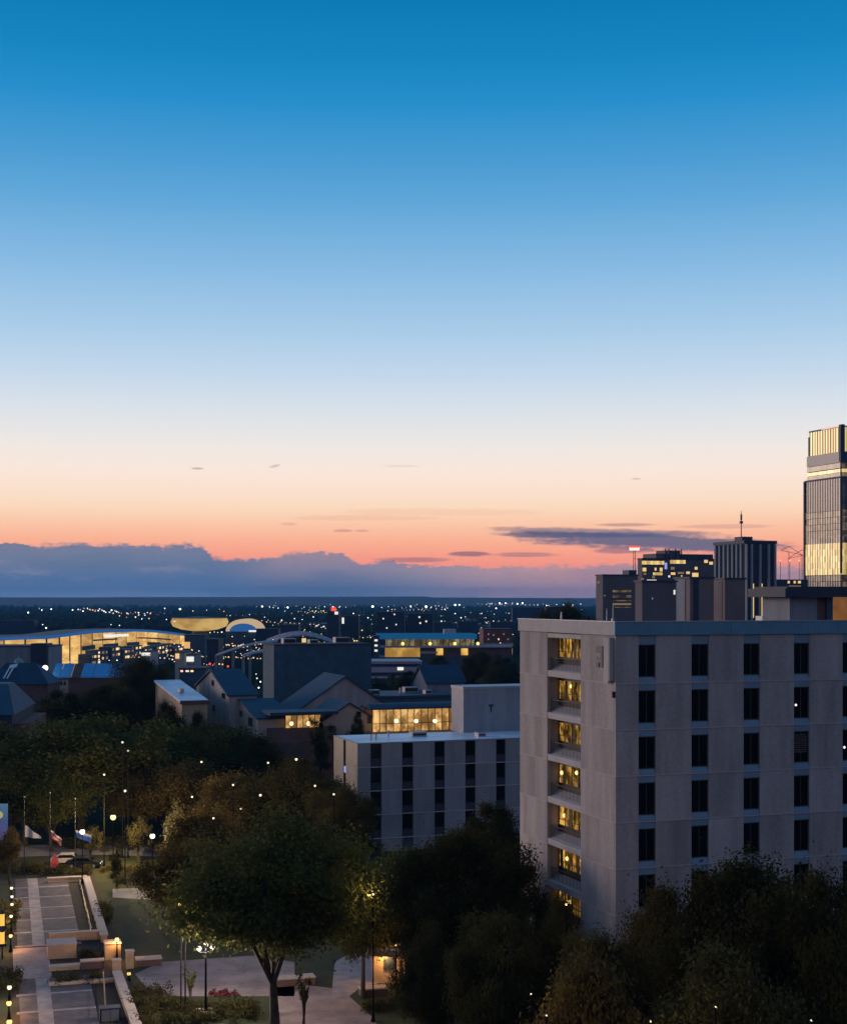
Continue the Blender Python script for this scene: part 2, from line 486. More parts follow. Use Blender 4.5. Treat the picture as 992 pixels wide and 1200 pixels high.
glow_pane('balcony_glow', (1.0, 0.54, 0.09), 0.85, 1.8, 0.8, 0.06, c2=(0.6, 0.27, 0.02), detail=4, spread=(0.25, 1.35))
glow_pane('corridor_glow', (1.0, 0.60, 0.22), 0.95, 0.5, 0.35, 0.25, sampled=True)
glow_pane('arena_glow', (1.0, 0.64, 0.22), 1.0, 0.06, 0.3, 0.62, c2=(0.95, 0.50, 0.14))
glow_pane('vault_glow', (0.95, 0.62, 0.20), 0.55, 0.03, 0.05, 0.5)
glow_pane('ballpark_glow', (1.0, 0.66, 0.16), 1.4, 0.10, 0.05, 0.3)
glow_pane('terrace_glow', (0.62, 0.56, 0.33), 0.55, 0.2, 0.2, 0.2)
glow_pane('tower_glow', (1.0, 0.80, 0.34), 1.1, 0.5, 0.004, 0.5, spread=(0.92, 1.05))
glow_pane('tower_dimglow', (0.62, 0.46, 0.26), 0.34, 0.22, 0.12, 0.08)
glow_pane('tower_darkglow', (0.30, 0.25, 0.24), 0.06, 0.2, 0.06, 0.3, spread=(0.9, 1.1))
M = MATS

TH = R(19.2)                       # the street grid, seen from the camera
DR = Vector((math.cos(TH), math.sin(TH)))
DL = Vector((-math.sin(TH), math.cos(TH)))
class Frame:
    """building frame: origin at the near corner, local x along the right face, local y along the left face"""
    def __init__(s, px, Y, th=TH):
        s.c = Vector(((px - CX) / F * Y, Y)); s.th = th
        s.dx = Vector((math.cos(th), math.sin(th))); s.dy = Vector((-math.sin(th), math.cos(th)))
    def x(s, px):
        k = (px - CX) / F; return (k * s.c.y - s.c.x) / (s.dx.x - k * s.dx.y)
    def y(s, px):
        k = (px - CX) / F; return (k * s.c.y - s.c.x) / (s.dy.x - k * s.dy.y)
    def z(s, py, x=0.0, y=0.0):
        Y = s.c.y + s.dx.y * x + s.dy.y * y
        return H - (py - HY) / F * Y
    def loc(s, z=0.0): return (s.c.x, s.c.y, z)

# ================================================================== SETTING
def build_ground():
    g = MB()
    g.add([(-16000, -400, 0), (16000, -400, 0), (16000, 16000, 0), (-16000, 16000, 0)], [(0, 1, 2, 3)])
    m, n, out = mat_base('land')
    tc = n.n('ShaderNodeTexCoord')
    a = n.noise(tc.outputs['Object'], 0.012, 5, 0.6)
    b = n.noise(tc.outputs['Object'], 0.0022, 4, 0.6)
    c = n.noise(tc.outputs['Object'], 0.6, 4, 0.6)
    colr = n.mix(n.smooth(a, 0.42, 0.6), (0.022, 0.032, 0.016), (0.055, 0.055, 0.055))
    colr = n.mix(n.smooth(b, 0.4, 0.62), colr, (0.03, 0.04, 0.025))
    colr = n.mix(n.m('MULTIPLY', c, 0.5), colr, (0.02, 0.028, 0.012))
    d = n.n('ShaderNodeBsdfDiffuse')
    m.node_tree.links.new(colr, d.inputs[0]); m.node_tree.links.new(d.outputs[0], out.inputs[0])
    tag(part('ground', g, m), kind='structure')
build_ground()

def build_hills():
    rng = np.random.default_rng(3)
    ph = rng.uniform(0, 6.28, 12)
    v = []; f = []
    n = 240
    def prof(u, s):
        return sum(math.sin(u * fr * 6.28 + ph[(i + s) % 12]) / fr ** 0.8 for i, fr in enumerate((2, 5, 9, 16, 31, 57))) / 2.0
    rows = [(6600, 0.0), (7600, 0.45), (8600, 0.85), (9600, 1.0), (11500, 0.5), (13500, 0)]
    for j, (Y, k) in enumerate(rows):
        for i in range(n + 1):
            u = i / n
            X = (u - 0.5) * 1.7 * Y
            h = 48 + 9 * prof(u, j % 2) + (8 if u > 0.5 else 0) * math.sin(u * 9)
            v.append((X, Y + 120 * math.sin(u * 40 + j), max(-2, h * k - (2 if k == 0 else 0))))
    for j in range(len(rows) - 1):
        for i in range(n):
            a = j * (n + 1) + i
            f.append((a, a + 1, a + n + 2, a + n + 1))
    mb = MB(); mb.v = v; mb.f = f
    tag(part('hills', mb, solid('hill_wood', (0.028, 0.036, 0.03), 0.95, var=0.4, scale=0.004), None, True), kind='structure')
build_hills()

# ---- leaf cloud helper (numpy, one mesh)
def leaf_mesh(name, mat, centers, spread, nl, ls, rng, squash=0.75, outward=True):
    k = len(centers)
    c = np.repeat(np.asarray(centers), nl, 0)
    sp = np.repeat(np.asarray(spread), nl)[:, None]
    p = c + rng.normal(0, 1, (k * nl, 3)) * sp * np.array([0.5, 0.5, 0.5 * squash])
    # leaves face mostly up and outwards, as on a real crown
    mid = np.asarray(centers).mean(0) - np.array([0, 0, 2.0])
    o = (p - mid if outward else np.zeros_like(p)); o = o / (np.linalg.norm(o, axis=1)[:, None] + 1e-6)
    nn = rng.normal(0, .55, (k * nl, 3)) + o * .75 + np.array([0, 0, .35]); nn /= np.linalg.norm(nn, axis=1)[:, None]
    a = rng.normal(0, 1, (k * nl, 3)); a -= (a * nn).sum(1)[:, None] * nn; a /= np.linalg.norm(a, axis=1)[:, None]
    b = np.cross(nn, a)
    L = ls * rng.uniform(0.6, 1.25, (k * nl, 1))
    w = L * 0.55
    q = np.stack([p - a * L, p + b * w, p + a * L, p - b * w], 1).reshape(-1, 3)
    n = k * nl
    me = bpy.data.meshes.new(name)
    me.vertices.add(n * 4); me.vertices.foreach_set('co', q.ravel())
    me.loops.add(n * 4); me.loops.foreach_set('vertex_index', np.arange(n * 4, dtype=np.int32))
    me.polygons.add(n)
    me.polygons.foreach_set('loop_start', np.arange(0, n * 4, 4, dtype=np.int32))
    me.polygons.foreach_set('loop_total', np.full(n, 4, dtype=np.int32))
    me.materials.append(mat)
    me.update(calc_edges=True)
    return me

# far woodland seen between the far lights, one mass
def build_woods():
    rng = np.random.default_rng(11)
    cs = []; sp = []
    for Y0, Y1, n, hh in ((420, 900, 260, 7), (900, 2000, 800, 8), (2000, 6500, 1800, 11)):
        for i in range(n):
            Y = math.exp(rng.uniform(math.log(Y0), math.log(Y1)))
            X = rng.uniform(-0.36, 0.36) * Y
            # keep the lit arena, the ballpark and its parking clear
            px = CX + X / Y * F; py = HY + H * F / Y
            if Y < 900 and ((px < 330) or (px < 640 and py < 790)): continue
            if Y < 1500 and px < 320: continue
            h = rng.uniform(0.6, 1.1) * hh
            for q in range(5):
                cs.append((X + rng.normal(0, h * 0.4), Y + rng.normal(0, h * 0.4), h * rng.uniform(0.25, 0.8)))
                sp.append(h * 0.55)
    tag(link('woodland', leaf_mesh('woodland', M['leaf_far'], cs, sp, 9, 2.4, rng, outward=False)), kind='stuff')
build_woods()

# ================================================================== MAIN DORMITORY (right)
def build_main():
    f = Frame(721, 104)
    r = thing('dormitory_building', 'large pale concrete block with lit amber balcony recesses on its left face', 'building', f.loc(), TH)
    L = 40.0; W = 17.5
    ya, yb = f.y(680), f.y(641)
    LZ = lambda k: 28.9 - 3.33 * k          # string course under storey k
    top = 32.36
    c = MB().prism([(0.3, 0.3), (L, 0.3), (L, W - 0.1), (0.3, W - 0.1), (0.3, yb), (1.12, yb), (1.12, ya), (0.3, ya)], 0, 32.9)
    part('core_wall', c, M['concrete'], r)
    wx = []
    for a, b in ((748, 768), (810, 830), (871, 890), (930, 948), (987, 1005)):
        wx.append((f.x(a), f.x(b)))
    x0 = wx[-1][0]
    for i in range(1, 5): wx.append((x0 + 4.3 * i, x0 + 4.3 * i + 1.4))
    wx = [(a, b) for a, b in wx if b < L - 0.5]
    rows = 8
    gaps = [(0, wx[0][0])] + [(wx[i][1], wx[i + 1][0]) for i in range(len(wx) - 1)] + [(wx[-1][1], L)]
    # wall panels between the windows
    pm = {}
    for k in range(rows):
        zt = top if k == 0 else LZ(k - 1)
        for (a, b) in gaps:
            key = (round(a, 2), round(zt - LZ(k), 2))
            if key not in pm:
                pm[key] = MB().box(a + 0.008, b - 0.008, 0, 0.27, 0.012, zt - LZ(k) - 0.012).mesh('wall_panel', M['concrete'])
            link('wall_panel', pm[key], r, (0, 0, LZ(k)))
    # windows
    fm = {}
    odd = {(1, 3): 'spot', (2, 3): 'blind', (2, 4): 'spot'}
    for j, (a, b) in enumerate(wx):
        w = b - a
        fr = MB().box(a + .005, a + 0.07, 0.12, 0.29, 0, 2.35).box(b - 0.07, b - .005, 0.12, 0.29, 0, 2.35).box(a + .07, b - .07, 0.12, 0.29, 0, 0.07).box(a + .07, b - .07, 0.12, 0.29, 2.28, 2.35)
        fr.box((a + b) / 2 - 0.025, (a + b) / 2 + 0.025, 0.15, 0.28, 0.07, 2.28)
        frm = fr.mesh('window', M['window_frame'])
        pnm = MB().box(a + 0.07, b - 0.07, 0.21, 0.23, 0.07, 2.28).mesh('pane', M['glass_dark'])
        slm = MB().extr([(0.01, -0.96), (0.29, -0.96), (0.29, 0.0), (0.14, 0.0), (0.01, -0.34)], 'x', a + .004, b - .004).mesh('sill', M['sill_sky_tint'])
        lim = MB().box(a + .004, b - .004, 0.05, 0.29, 2.352, 2.98).mesh('lintel', M['sill_sky_tint'])
        for k in range(rows):
            z = 29.35 - 3.33 * k
            wo = link('window', frm, r, (0, 0, z))
            link('pane', pnm, wo)
            link('sill', slm, r, (0, 0, z))
            if k == 0: link('lintel', lim, r, (0, 0, z))
            if (k, j) not in odd and (k * 5 + j * 3) % 4 == 0:
                hgt = (.5, .9, 1.4, .35)[(k + j) % 4]
                part('blind', MB().box(a + .08, b - .08, .235, .25, 2.27 - hgt, 2.27), M['blind'], wo)
            if (k, j) in odd:
                if odd[(k, j)] == 'spot':
                    link('lamp_reflection', MB().ball((a + 0.28, 0.19, 1.0), 0.09, 8, 5).mesh('lamp', M['far_white']), wo).name = 'pane_glint'  # glowing white ball stands for a lamp's reflection in the pane
                else:
                    bl = MB()
                    for q in range(9): bl.box(a + 0.09, b - 0.09, 0.185, 0.2, 0.75 + q * 0.16, 0.84 + q * 0.16)
                    part('blind', bl, M['blind'], wo)
    # left face panels either side of the balconies
    for k in range(rows):
        zt = top if k == 0 else LZ(k - 1)
        for i, (a, b) in enumerate(((0.275, ya), (yb, W))):
            key = ('l', i, round(zt - LZ(k), 2))
            if key not in pm:
                pm[key] = MB().box(0, 0.27, a + 0.008, b - 0.008, 0.012, zt - LZ(k) - 0.012).mesh('wall_panel', M['concrete'])
            link('wall_panel', pm[key], r, (0, 0, LZ(k)))
        link('string_course', pm.setdefault('sr', MB().box(-0.045, L, -0.045, 0.1, -0.035, 0.035).mesh('string_course', M['concrete_pale'])), r, (0, 0, LZ(k)))
        for i, (a, b) in enumerate(((0.105, ya), (yb, W))):
            link('string_course', pm.setdefault(('sl', i), MB().box(-0.045, 0.1, a, b, -0.03, 0.03).mesh('string_course', M['concrete_pale'])), r, (0, 0, LZ(k)))
    # balconies: sloped slab, dark rail band, lit glass with mullions
    a, b = ya + 0.01, yb - 0.01
    slab = MB().extr([(0.03, -0.04), (1.1, -0.04), (1.1, 0.95), (1.0, 0.95), (0.26, 0.45), (0.03, 0.45)], 'y', a, b).mesh('balcony_slab', M['concrete_pale'])
    spn = MB().box(0.94, 1.1, a, b, 0.955, 1.5).mesh('spandrel', M['steel_dark'])
    panes = [MB().box(1.04, 1.06, a + (b - a) * i / 5 + .02, a + (b - a) * (i + 1) / 5 - .02, 1.5, 2.95).mesh('pane', M['balcony_glow']) for i in range(5)]
    rlamp = MB().ball((0, 0, 0), .17, 8, 5).mesh('room_lamp', M['win_room'])
    curt = MB().box(1.032, 1.038, 0, .5, 1.5, 2.95).mesh('curtain', M['curtain'])
    fr = MB().box(0.98, 1.1, a, b, 2.95, 3.05)
    n = 5
    for i in range(n + 1):
        q = a + (b - a - 0.09) * i / n
        fr.box(0.97, 1.035, q, q + 0.09, 1.5, 2.95)
    fr.box(0.975, 1.03, a + .1, b - .1, 1.92, 1.97)
    frm = fr.mesh('window', M['window_frame'])
    rail = MB()
    for i in range(25):
        q = a + 0.05 + (b - a - 0.14) * i / 24
        rail.box(0.32, 0.345, q, q + 0.025, 0.5, 1.42)
    rail.box(0.31, 0.355, a, b, 1.42, 1.47)
    rlm = rail.mesh('railing', M['steel_dark'])
    for k in range(rows):
        z = LZ(k)
        link('balcony_slab', slab, r, (0, 0, z)); link('spandrel', spn, r, (0, 0, z))
        w = link('window', frm, r, (0, 0, z)); [link('pane', q, w) for q in panes]
        for q in range(1 + k % 2): link('room_lamp', rlamp, w, (1.02, a + (b - a) * ((k * .37 + q * .45 + .2) % .9 + .05), 2.3 + .3 * ((k * 3 + q) % 2)))
        for q in range(2): link('curtain', curt, w, (0, a + (b - a - .6) * ((k * .29 + q * .53) % 1), 0))
        link('railing', rlm, r, (0, 0, z))
    part('balcony_hood', MB().box(0.02, 0.34, a, b, 31.95, 32.3), M['concrete_pale'], r)
    part('balcony_ceiling', MB().box(0.345, 1.1, a, b, 31.98, 32.3), M['concrete'], r)
    # parapet fascia
    z0, z1 = 32.38, 33.33
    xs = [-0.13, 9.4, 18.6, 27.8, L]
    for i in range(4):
        part('fascia_panel', MB().box(xs[i] + (0.02 if i else 0), xs[i + 1], -0.13, 0.22, z0, z1), M['fascia_sky_tint'], r)
    ys = [0.235, 6.2, 11.6, W + 0.1]
    for i in range(3):
        part('fascia_panel', MB().box(-0.13, 0.22, ys[i], ys[i + 1] - 0.02, z0, z1), M['concrete_pale'], r)
    part('coping', MB().box(-0.17, L, -0.17, 0.26, 33.335, 33.40), M['steel_pale'], r)
    part('coping', MB().box(-0.17, 0.26, 0.27, W + 0.14, 33.335, 33.40), M['steel_pale'], r)
    part('roof', MB().box(0.27, L, 0.27, W, 32.91, 33.0), M['roof_tar'], r)
    # corner duct, wall lamp bracket, rods, roof gear
    part('corner_duct', MB().box(-0.34, -0.01, 0.55, 1.25, 28.95, 32.2).box(-0.34, -0.01, 0.35, 0.5, 29.1, 32.2), M['concrete_pale'], r)
    p = part('corner_lamp', MB().box(-0.22, 0.0, 0.06, 0.2, 27.9, 28.35), M['steel_dark'], r)
    e = MB().box(-0.07, -0.002, 2.0, 3.1, 31.05, 31.55).box(-0.07, -0.002, 2.0, 2.35, 30.0, 31.05).box(-0.07, -0.002, 2.35, 3.0, 30.55, 30.75).box(-0.07, -0.002, 2.6, 3.05, 30.0, 30.35)
    part('wall_emblem', e, M['window_frame'], r)
    part('roof_rod', MB().tube((0.1, 0.6, 33.4), (0.1, 0.6, 34.6), 0.05, 0.03).box(0.0, 0.2, 0.5, 0.7, 33.4, 33.6), M['steel_pale'], r)
    part('roof_rod', MB().tube((0.1, 1.6, 33.4), (0.1, 1.6, 34.3), 0.05, 0.03), M['steel_pale'], r)
    part('roof_rod', MB().tube((0.1, 9.5, 33.4), (0.1, 9.5, 34.0), 0.09, 0.05), M['steel_pale'], r)
    return f
mainF = build_main()

def build_penthouse():
    f = Frame(925, 116)
    r = thing('rooftop_penthouse', 'low plant room with overhanging dark roof slab standing on the big concrete block', 'plant room', f.loc(33.0), TH)
    L = 14
    part('wall', MB().box(0, f.x(957), 0, 4, 0.005, 2.15), M['concrete_grey'], r)
    part('wall', MB().box(f.x(957) + .01, f.x(968), 0.15, 4, 0.005, 2.15), M['brick_dull'], r)
    part('column', MB().box(f.x(968) + .01, f.x(975), -0.05, 4, 0.005, 2.15), M['concrete_dark'], r)
    part('lit_panel', MB().box(f.x(975) + .01, L, 0.2, 4, 0.005, 2.15), glow_pane('pent_glow', (0.8, 0.36, 0.12), 0.30, 0.3, 0.3, 0.6), r)
    part('roof', MB().box(-1.0, L, -0.9, 4.6, 2.16, 2.85).box(-0.5, L, -0.4, 4.3, 2.85, 3.0), M['tower_dark'], r)
build_penthouse()

# ================================================================== LOW DORMITORY (centre)
def build_low():
    f = Frame(419, 200)
    r = thing('low_dormitory', 'low grey concrete block with dark full-height window strips and white flat roof', 'building', f.loc(), TH)
    W = f.y(391); L = 34.0; top = 15.1
    part('core_wall', MB().box(0.25, L, 0.25, W, 0, top - 0.1), M['concrete_dark'], r)
    st = [(f.x(a), f.x(b)) for a, b in ((434, 447), (471, 484), (509, 521), (545, 557), (581, 592))]
    st.append((st[-1][0] + 4.3, st[-1][1] + 4.3)); st.append((st[-1][0] + 4.3, st[-1][1] + 4.3))
    st = [s for s in st if s[1] < L - 0.4]
    gaps = [(0, st[0][0])] + [(st[i][1], st[i + 1][0]) for i in range(len(st) - 1)] + [(st[-1][1], L)]
    LZ = [11.7, 8.4, 5.1, 1.8, 0]
    lastz = top - 0.14
    for k, z in enumerate(LZ):
        zt = lastz if k == 0 else LZ[k - 1]
        h = zt - z
        for a, b in gaps:
            part('wall_panel', MB().box(a + .01, b - .01, 0, 0.24, z + .015, zt - .015), M['concrete_grey'], r)
        for a, b in st:
            if h < 2: continue
            w = part('window', MB().box(a + .02, a + .1, .1, .24, z, zt).box(b - .1, b - .02, .1, .24, z, zt).box(a + .1, b - .1, .1, .24, z + .0, z + .16).box(a + .1, b - .1, .12, .24, z + 1.0, z + 1.1), M['window_frame'], r)
            part('pane', MB().box(a + .1, b - .1, .18, .2, z + .16, zt), M['glass_dark'], w)
            part('spandrel', MB().box(a + .1, b - .1, .13, .175, z + .2, z + .95), M['tower_dark'], w)
        part('string_course', MB().box(-0.05, L, -.06, .1, z - .05, z + .05), M['concrete_pale'], r)
        y0, y1 = f.y(405), f.y(402)
        part('wall_panel', MB().box(0, .24, .255, y0, z + .015, zt - .015), M['cream_wall'], r)  # cream base colour carries the warm lamplight on this end face
        part('wall_panel', MB().box(0, .24, y1, W, z + .015, zt - .015), M['cream_wall'], r)  # same end face: cream base colour carries the warm lamplight here too
        if h > 2:
            w = part('window', MB().box(.1, .24, y0 + .01, y0 + .1, z, zt).box(.1, .24, y1 - .1, y1 - .01, z, zt), M['window_frame'], r)
            part('pane', MB().box(.16, .2, y0 + .1, y1 - .1, z + .1, zt), M['glass_dark'], w)
    w = part('lit_window', MB().box(.10, .14, f.y(404.8), f.y(402.2), 10.3, 11.2), M['win_blue'], r)
    part('coping', MB().box(-.06, L, -.06, .3, lastz, top), M['fascia_metal'], r)
    part('coping', MB().box(-.06, .3, .31, W + .05, lastz, top), M['fascia_metal'], r)
    part('roof', MB().box(.31, L, .31, W, top - .12, top - .015), M['white_membrane'], r)
    v = MB()
    for x, y in ((3.0, 3.5), (3.7, 3.5), (7.0, 8.0)):
        v = MB().tube((x, y, top - .12), (x, y, top + .75), .12).box(x - .2, x + .2, y - .2, y + .2, top + .75, top + .85)
        part('roof_vent', v, M['steel_pale'], r)
    f2 = Frame(543, 216)
    t = thing('stair_penthouse', 'blank grey box with bright coping standing on the white flat roof', 'roof block', f2.loc(top - 0.11), TH)
    w2 = f2.y(529); z2 = f2.z(805) - top
    part('wall', MB().box(0, 20, 0, w2, 0, z2 - .25), M['concrete_grey'], t)
    part('end_wall', MB().box(-.03, -.002, 0.0, w2, 0.0, z2 - .25), M['concrete_pale'], t)
    part('coping', MB().box(-.12, 20, -.12, w2 + .1, z2 - .245, z2 + .1), M['fascia_metal'], t)
    x = f2.x(575)
    part('wall_vent', MB().box(x - .35, x + .35, -.06, -.002, 3.9, 4.2).box(x - .1, x + .1, -.06, -.002, 3.0, 3.88), M['steel_dark'], t)
build_low()

# ================================================================== gabled hall helper
def gable_y(parent, xa, zr, hw, rise, y0, y1, wall, roof, z0=0.0, over=0.5, thick=0.35):
    """gable wall at y0 facing the camera, ridge running back along y"""
    ze = zr - rise
    part('wall', MB().add(
        [(xa - hw, y0, z0), (xa + hw, y0, z0), (xa + hw, y0, ze), (xa, y0, zr), (xa - hw, y0, ze),
         (xa - hw, y1, z0), (xa + hw, y1, z0), (xa + hw, y1, ze), (xa, y1, zr), (xa - hw, y1, ze)],
        [(0, 1, 2, 3, 4), (9, 8, 7, 6, 5), (0, 5, 6, 1), (1, 6, 7, 2), (4, 9, 5, 0), (2, 7, 8, 3), (3, 8, 9, 4)]), wall, parent)
    sl = rise / hw
    for s in (-1, 1):
        xe = xa + s * (hw + over); zo = zr - sl * (hw + over)
        part('roof', MB().add([(xa, y0 - over, zr + .03), (xe, y0 - over, zo + .03), (xe, y1 + over, zo + .03), (xa, y1 + over, zr + .03),
                               (xa, y0 - over, zr + thick), (xe, y0 - over, zo + thick), (xe, y1 + over, zo + thick), (xa, y1 + over, zr + thick)],
                              [(0, 1, 2, 3), (7, 6, 5, 4), (0, 4, 5, 1), (1, 5, 6, 2), (2, 6, 7, 3), (3, 7, 4, 0)]), roof, parent)
def gable_x(parent, x0, x1, y0, hw, zr, rise, wall, roof, z0=0.0, over=0.4, thick=0.35):
    """ridge along x; gable end at x0 faces left, front eave at y0"""
    ze = zr - rise; ya = y0 + hw
    P = [(y0, z0), (y0 + 2 * hw, z0), (y0 + 2 * hw, ze), (ya, zr), (y0, ze)]
    part('wall', MB().extr(P, 'x', x0, x1), wall, parent)
    sl = rise / hw
    for s in (-1, 1):
        ye = ya + s * (hw + over); zo = zr - sl * (hw + over)
        part('roof', MB().add([(x0 - over, ya, zr + .03), (x0 - over, ye, zo + .03), (x1 + over, ye, zo + .03), (x1 + over, ya, zr + .03),
                               (x0 - over, ya, zr + thick), (x0 - over, ye, zo + thick), (x1 + over, ye, zo + thick), (x1 + over, ya, zr + thick)],
                              [(0, 1, 2, 3), (7, 6, 5, 4), (0, 4, 5, 1), (1, 5, 6, 2), (2, 6, 7, 3), (3, 7, 4, 0)]), roof, parent)
def face_window(parent, f, px0, px1, py0, py1, pane, y=0.0, frame='window_frame', proud=0.06):
    a, b = f.x(px0), f.x(px1); xm = (a + b) / 2
    z1, z0 = f.z(py0, xm, y), f.z(py1, xm, y)
    t = min(.12, (b - a) * .1)
    w = part('window', MB().box(a, a + t, y - proud, y + .02, z0, z1).box(b - t, b, y - proud, y + .02, z0, z1).box(a + t, b - t, y - proud, y + .02, z0, z0 + t).box(a + t, b - t, y - proud, y + .02, z1 - t, z1), M[frame], parent)
    part('pane', MB().box(a + t, b - t, y - proud * .6, y - .005, z0 + t, z1 - t), M[pane], w)
    return w
def side_window(parent, f, px0, px1, py0, py1, pane, x=0.0):
    a, b = f.y(px1), f.y(px0); ym = (a + b) / 2
    z1, z0 = f.z(py0, x, ym), f.z(py1, x, ym)
    w = part('window', MB().box(x - .06, x + .02, a, a + .1, z0, z1).box(x - .06, x + .02, b - .1, b, z0, z1).box(x - .06, x + .02, a + .1, b - .1, z0, z0 + .1).box(x - .06, x + .02, a + .1, b - .1, z1 - .1, z1), M['window_frame'], parent)
    part('pane', MB().box(x - .03, x - .005, a + .1, b - .1, z0 + .1, z1 - .1), M[pane], w)

# ================================================================== THEATRE COMPLEX
def build_theatre():
    # fly tower
    f = Frame(322, 330)
    t = thing('fly_tower', 'tall blank dark box with no windows rising behind the gabled roofs', 'building', f.loc(), TH)
    zt = f.z(757); L = f.x(435); W = f.y(310)
    part('wall', MB().box(0, L, 0, max(W, 12), 0, zt), M['concrete_dark'], t)
    part('coping', MB().box(-.15, L + .15, -.15, max(W, 12) + .1, zt + .005, zt + .35), M['roof_tar'], t)
    part('corner_pier', MB().box(-.3, 2.2, -.3, -.005, 0, zt - .02), M['concrete_dark'], t)
    # hall with the big gable
    f = Frame(404, 288)
    r = thing('gabled_hall', 'hall with a wide pale gable wall and dark roof in front of the blank box', 'building', f.loc(), TH)
    zr = f.z(794)
    gable_y(r, 0, zr, 9.8, 6.6, 0, 15, M['concrete'], M['roof_blue'])
    # smaller gable in front with two windows
    f = Frame(409, 268)
    s = thing('gabled_wing', 'small gabled wing with two dark windows beside the amber corridor', 'building', f.loc(), TH)
    zr = f.z(825)
    gable_y(s, 0, zr, 5.6, 3.4, 0, 12, M['cream_wall'], M['roof_blue'])
    face_window(s, f, 417, 423, 834, 841, 'glass_dark')
    face_window(s, f, 430, 435, 838, 848, 'glass_dark')
    # lit corridor on the right, curved roof
    f = Frame(436, 266)
    c = thing('glazed_corridor', 'long amber lit glass corridor with three glowing lamps under a curved dark roof', 'corridor', f.loc(), TH)
    L = f.x(534)
    z0, z1 = f.z(857, L / 2), f.z(831, L / 2)
    part('wall', MB().box(0, L, 0.4, 5, 0, z0), M['sandstone'], c)
    part('back_wall', MB().box(0, L, 4.2, 5, z0 + .01, z1), M['sandstone'], c)
    n = 12
    fr = MB()
    for i in range(n + 1):
        x = i * (L - .12) / n
        w = part('mullion', MB().box(x, x + .12, -.03, .12, z0, z1), M['bark'], c)
        if i < n: part('pane', MB().box(x + .13, x + (L - .12) / n - .01, .03, .06, z0 + .1, z1 - .02), M['corridor_glow'], c)
    part('rail', MB().box(0, L, -.05, -.035, z0 + 1.5, z0 + 1.62), M['bark'], c)
    for px in (464, 487, 509):
        x = f.x(px); z = f.z(845, x)
        part('lamp', MB().ball((x, -.25, z), .32, 10, 7), emit('corridor_lamp%d' % px, (1, .78, .4), 9), c)
    top = [(-.6 + 6.8 * k / 8, z1 + .15 + .9 * math.sin(math.pi * (k / 8) * .9 + .2)) for k in range(9)]
    part('roof', MB().extr(top + [(6.2, z1 + .05), (-.6, z1 + .05)], 'x', -.5, L + .4), M['roof_slate'], c)
    # lit corridor on the left
    f = Frame(334, 262)
    c = thing('entrance_corridor', 'short lit glass entrance with warm lamps between the two gabled buildings', 'corridor', f.loc(), TH)
    L = f.x(376)
    z0, z1 = f.z(853, L / 2), f.z(838, L / 2)
    part('wall', MB().box(-3, L + 3, .4, 6, 0, z0), M['brick_dull'], c)
    n = 6
    for i in range(n + 1):
        x = i * (L - .12) / n
        part('mullion', MB().box(x, x + .12, -.03, .12, z0, z1), M['bark'], c)
        if i < n: part('pane', MB().box(x + .13, x + (L - .12) / n - .01, .03, .06, z0 + .05, z1 - .02), M['corridor_glow'], c)
    for px in (341, 361):
        x = f.x(px); z = f.z(848, x)
        part('lamp', MB().ball((x, -.25, z), .38, 10, 7), M['bulb_small'], c)
    part('roof', MB().box(-3, L + 3, -.8, 6.5, z1 + .01, z1 + .6), M['roof_slate'], c)
    part('plinth', MB().box(-6, L + 7, -.5, .38, 0, z0 - 2.2), M['brick_wall'], c)
    # left houses
    f = Frame(268, 276)
    h = thing('steep_house', 'pale house with steep navy roof beside the white flat roof', 'building', f.loc(), TH)
    hw = f.y(248); ze = f.z(816); zr = f.z(786, 0, hw)
    gable_x(h, 0, f.x(301), 0, hw, zr, zr - ze, M['concrete'], M['roof_blue'])
    side_window(h, f, 248, 251, 797, 804, 'glass_dark'); side_window(h, f, 260, 264, 812, 819, 'glass_dark'); side_window(h, f, 249, 252, 826, 834, 'glass_dark')
    f = Frame(302, 262)
    h = thing('lean_house', 'lower pale house with navy roof and a row of small dark windows', 'building', f.loc(), TH)
    hw = f.y(282); ze = f.z(843); zr = f.z(821, 0, hw)
    gable_x(h, 0, f.x(340), 0, hw, zr, zr - ze, M['cream_wall'], M['roof_blue'])
    side_window(h, f, 281, 284, 833, 840, 'glass_dark'); side_window(h, f, 291, 296, 841, 851, 'glass_dark')
    part('terrace', MB().box(-1, f.x(350), -3.0, -.6, 0, ze - 4), M['brick_dull'], h)
    # flat roofs between, shed with blue roof
    f = Frame(430, 292)
    h = thing('flat_annex', 'flat dark roofed annex between the gable and the blue shed', 'building', f.loc(), TH)
    L = f.x(534); z = f.z(815, L / 2)
    part('wall', MB().box(0, L, 0, 16, 0, z - .5), M['concrete_dark'], h)
    part('roof', MB().box(-.3, L + .3, -.3, 16.3, z - .495, z), M['roof_slate'], h)
    part('roof_vent', MB().tube((9, 6, z), (9, 6, z + 1.2), .2), M['steel_pale'], h)
    f = Frame(500, 312)
    h = thing('roof_shed', 'small navy roofed shed standing behind the annex', 'shed', f.loc(), TH)
    W = f.y(494); L = f.x(544); ze = f.z(800, L / 2); zr = f.z(782, L / 2)
    gable_x(h, 0, L, 0, 4.5, zr, zr - ze, M['concrete_grey'], M['roof_blue'])
build_theatre()
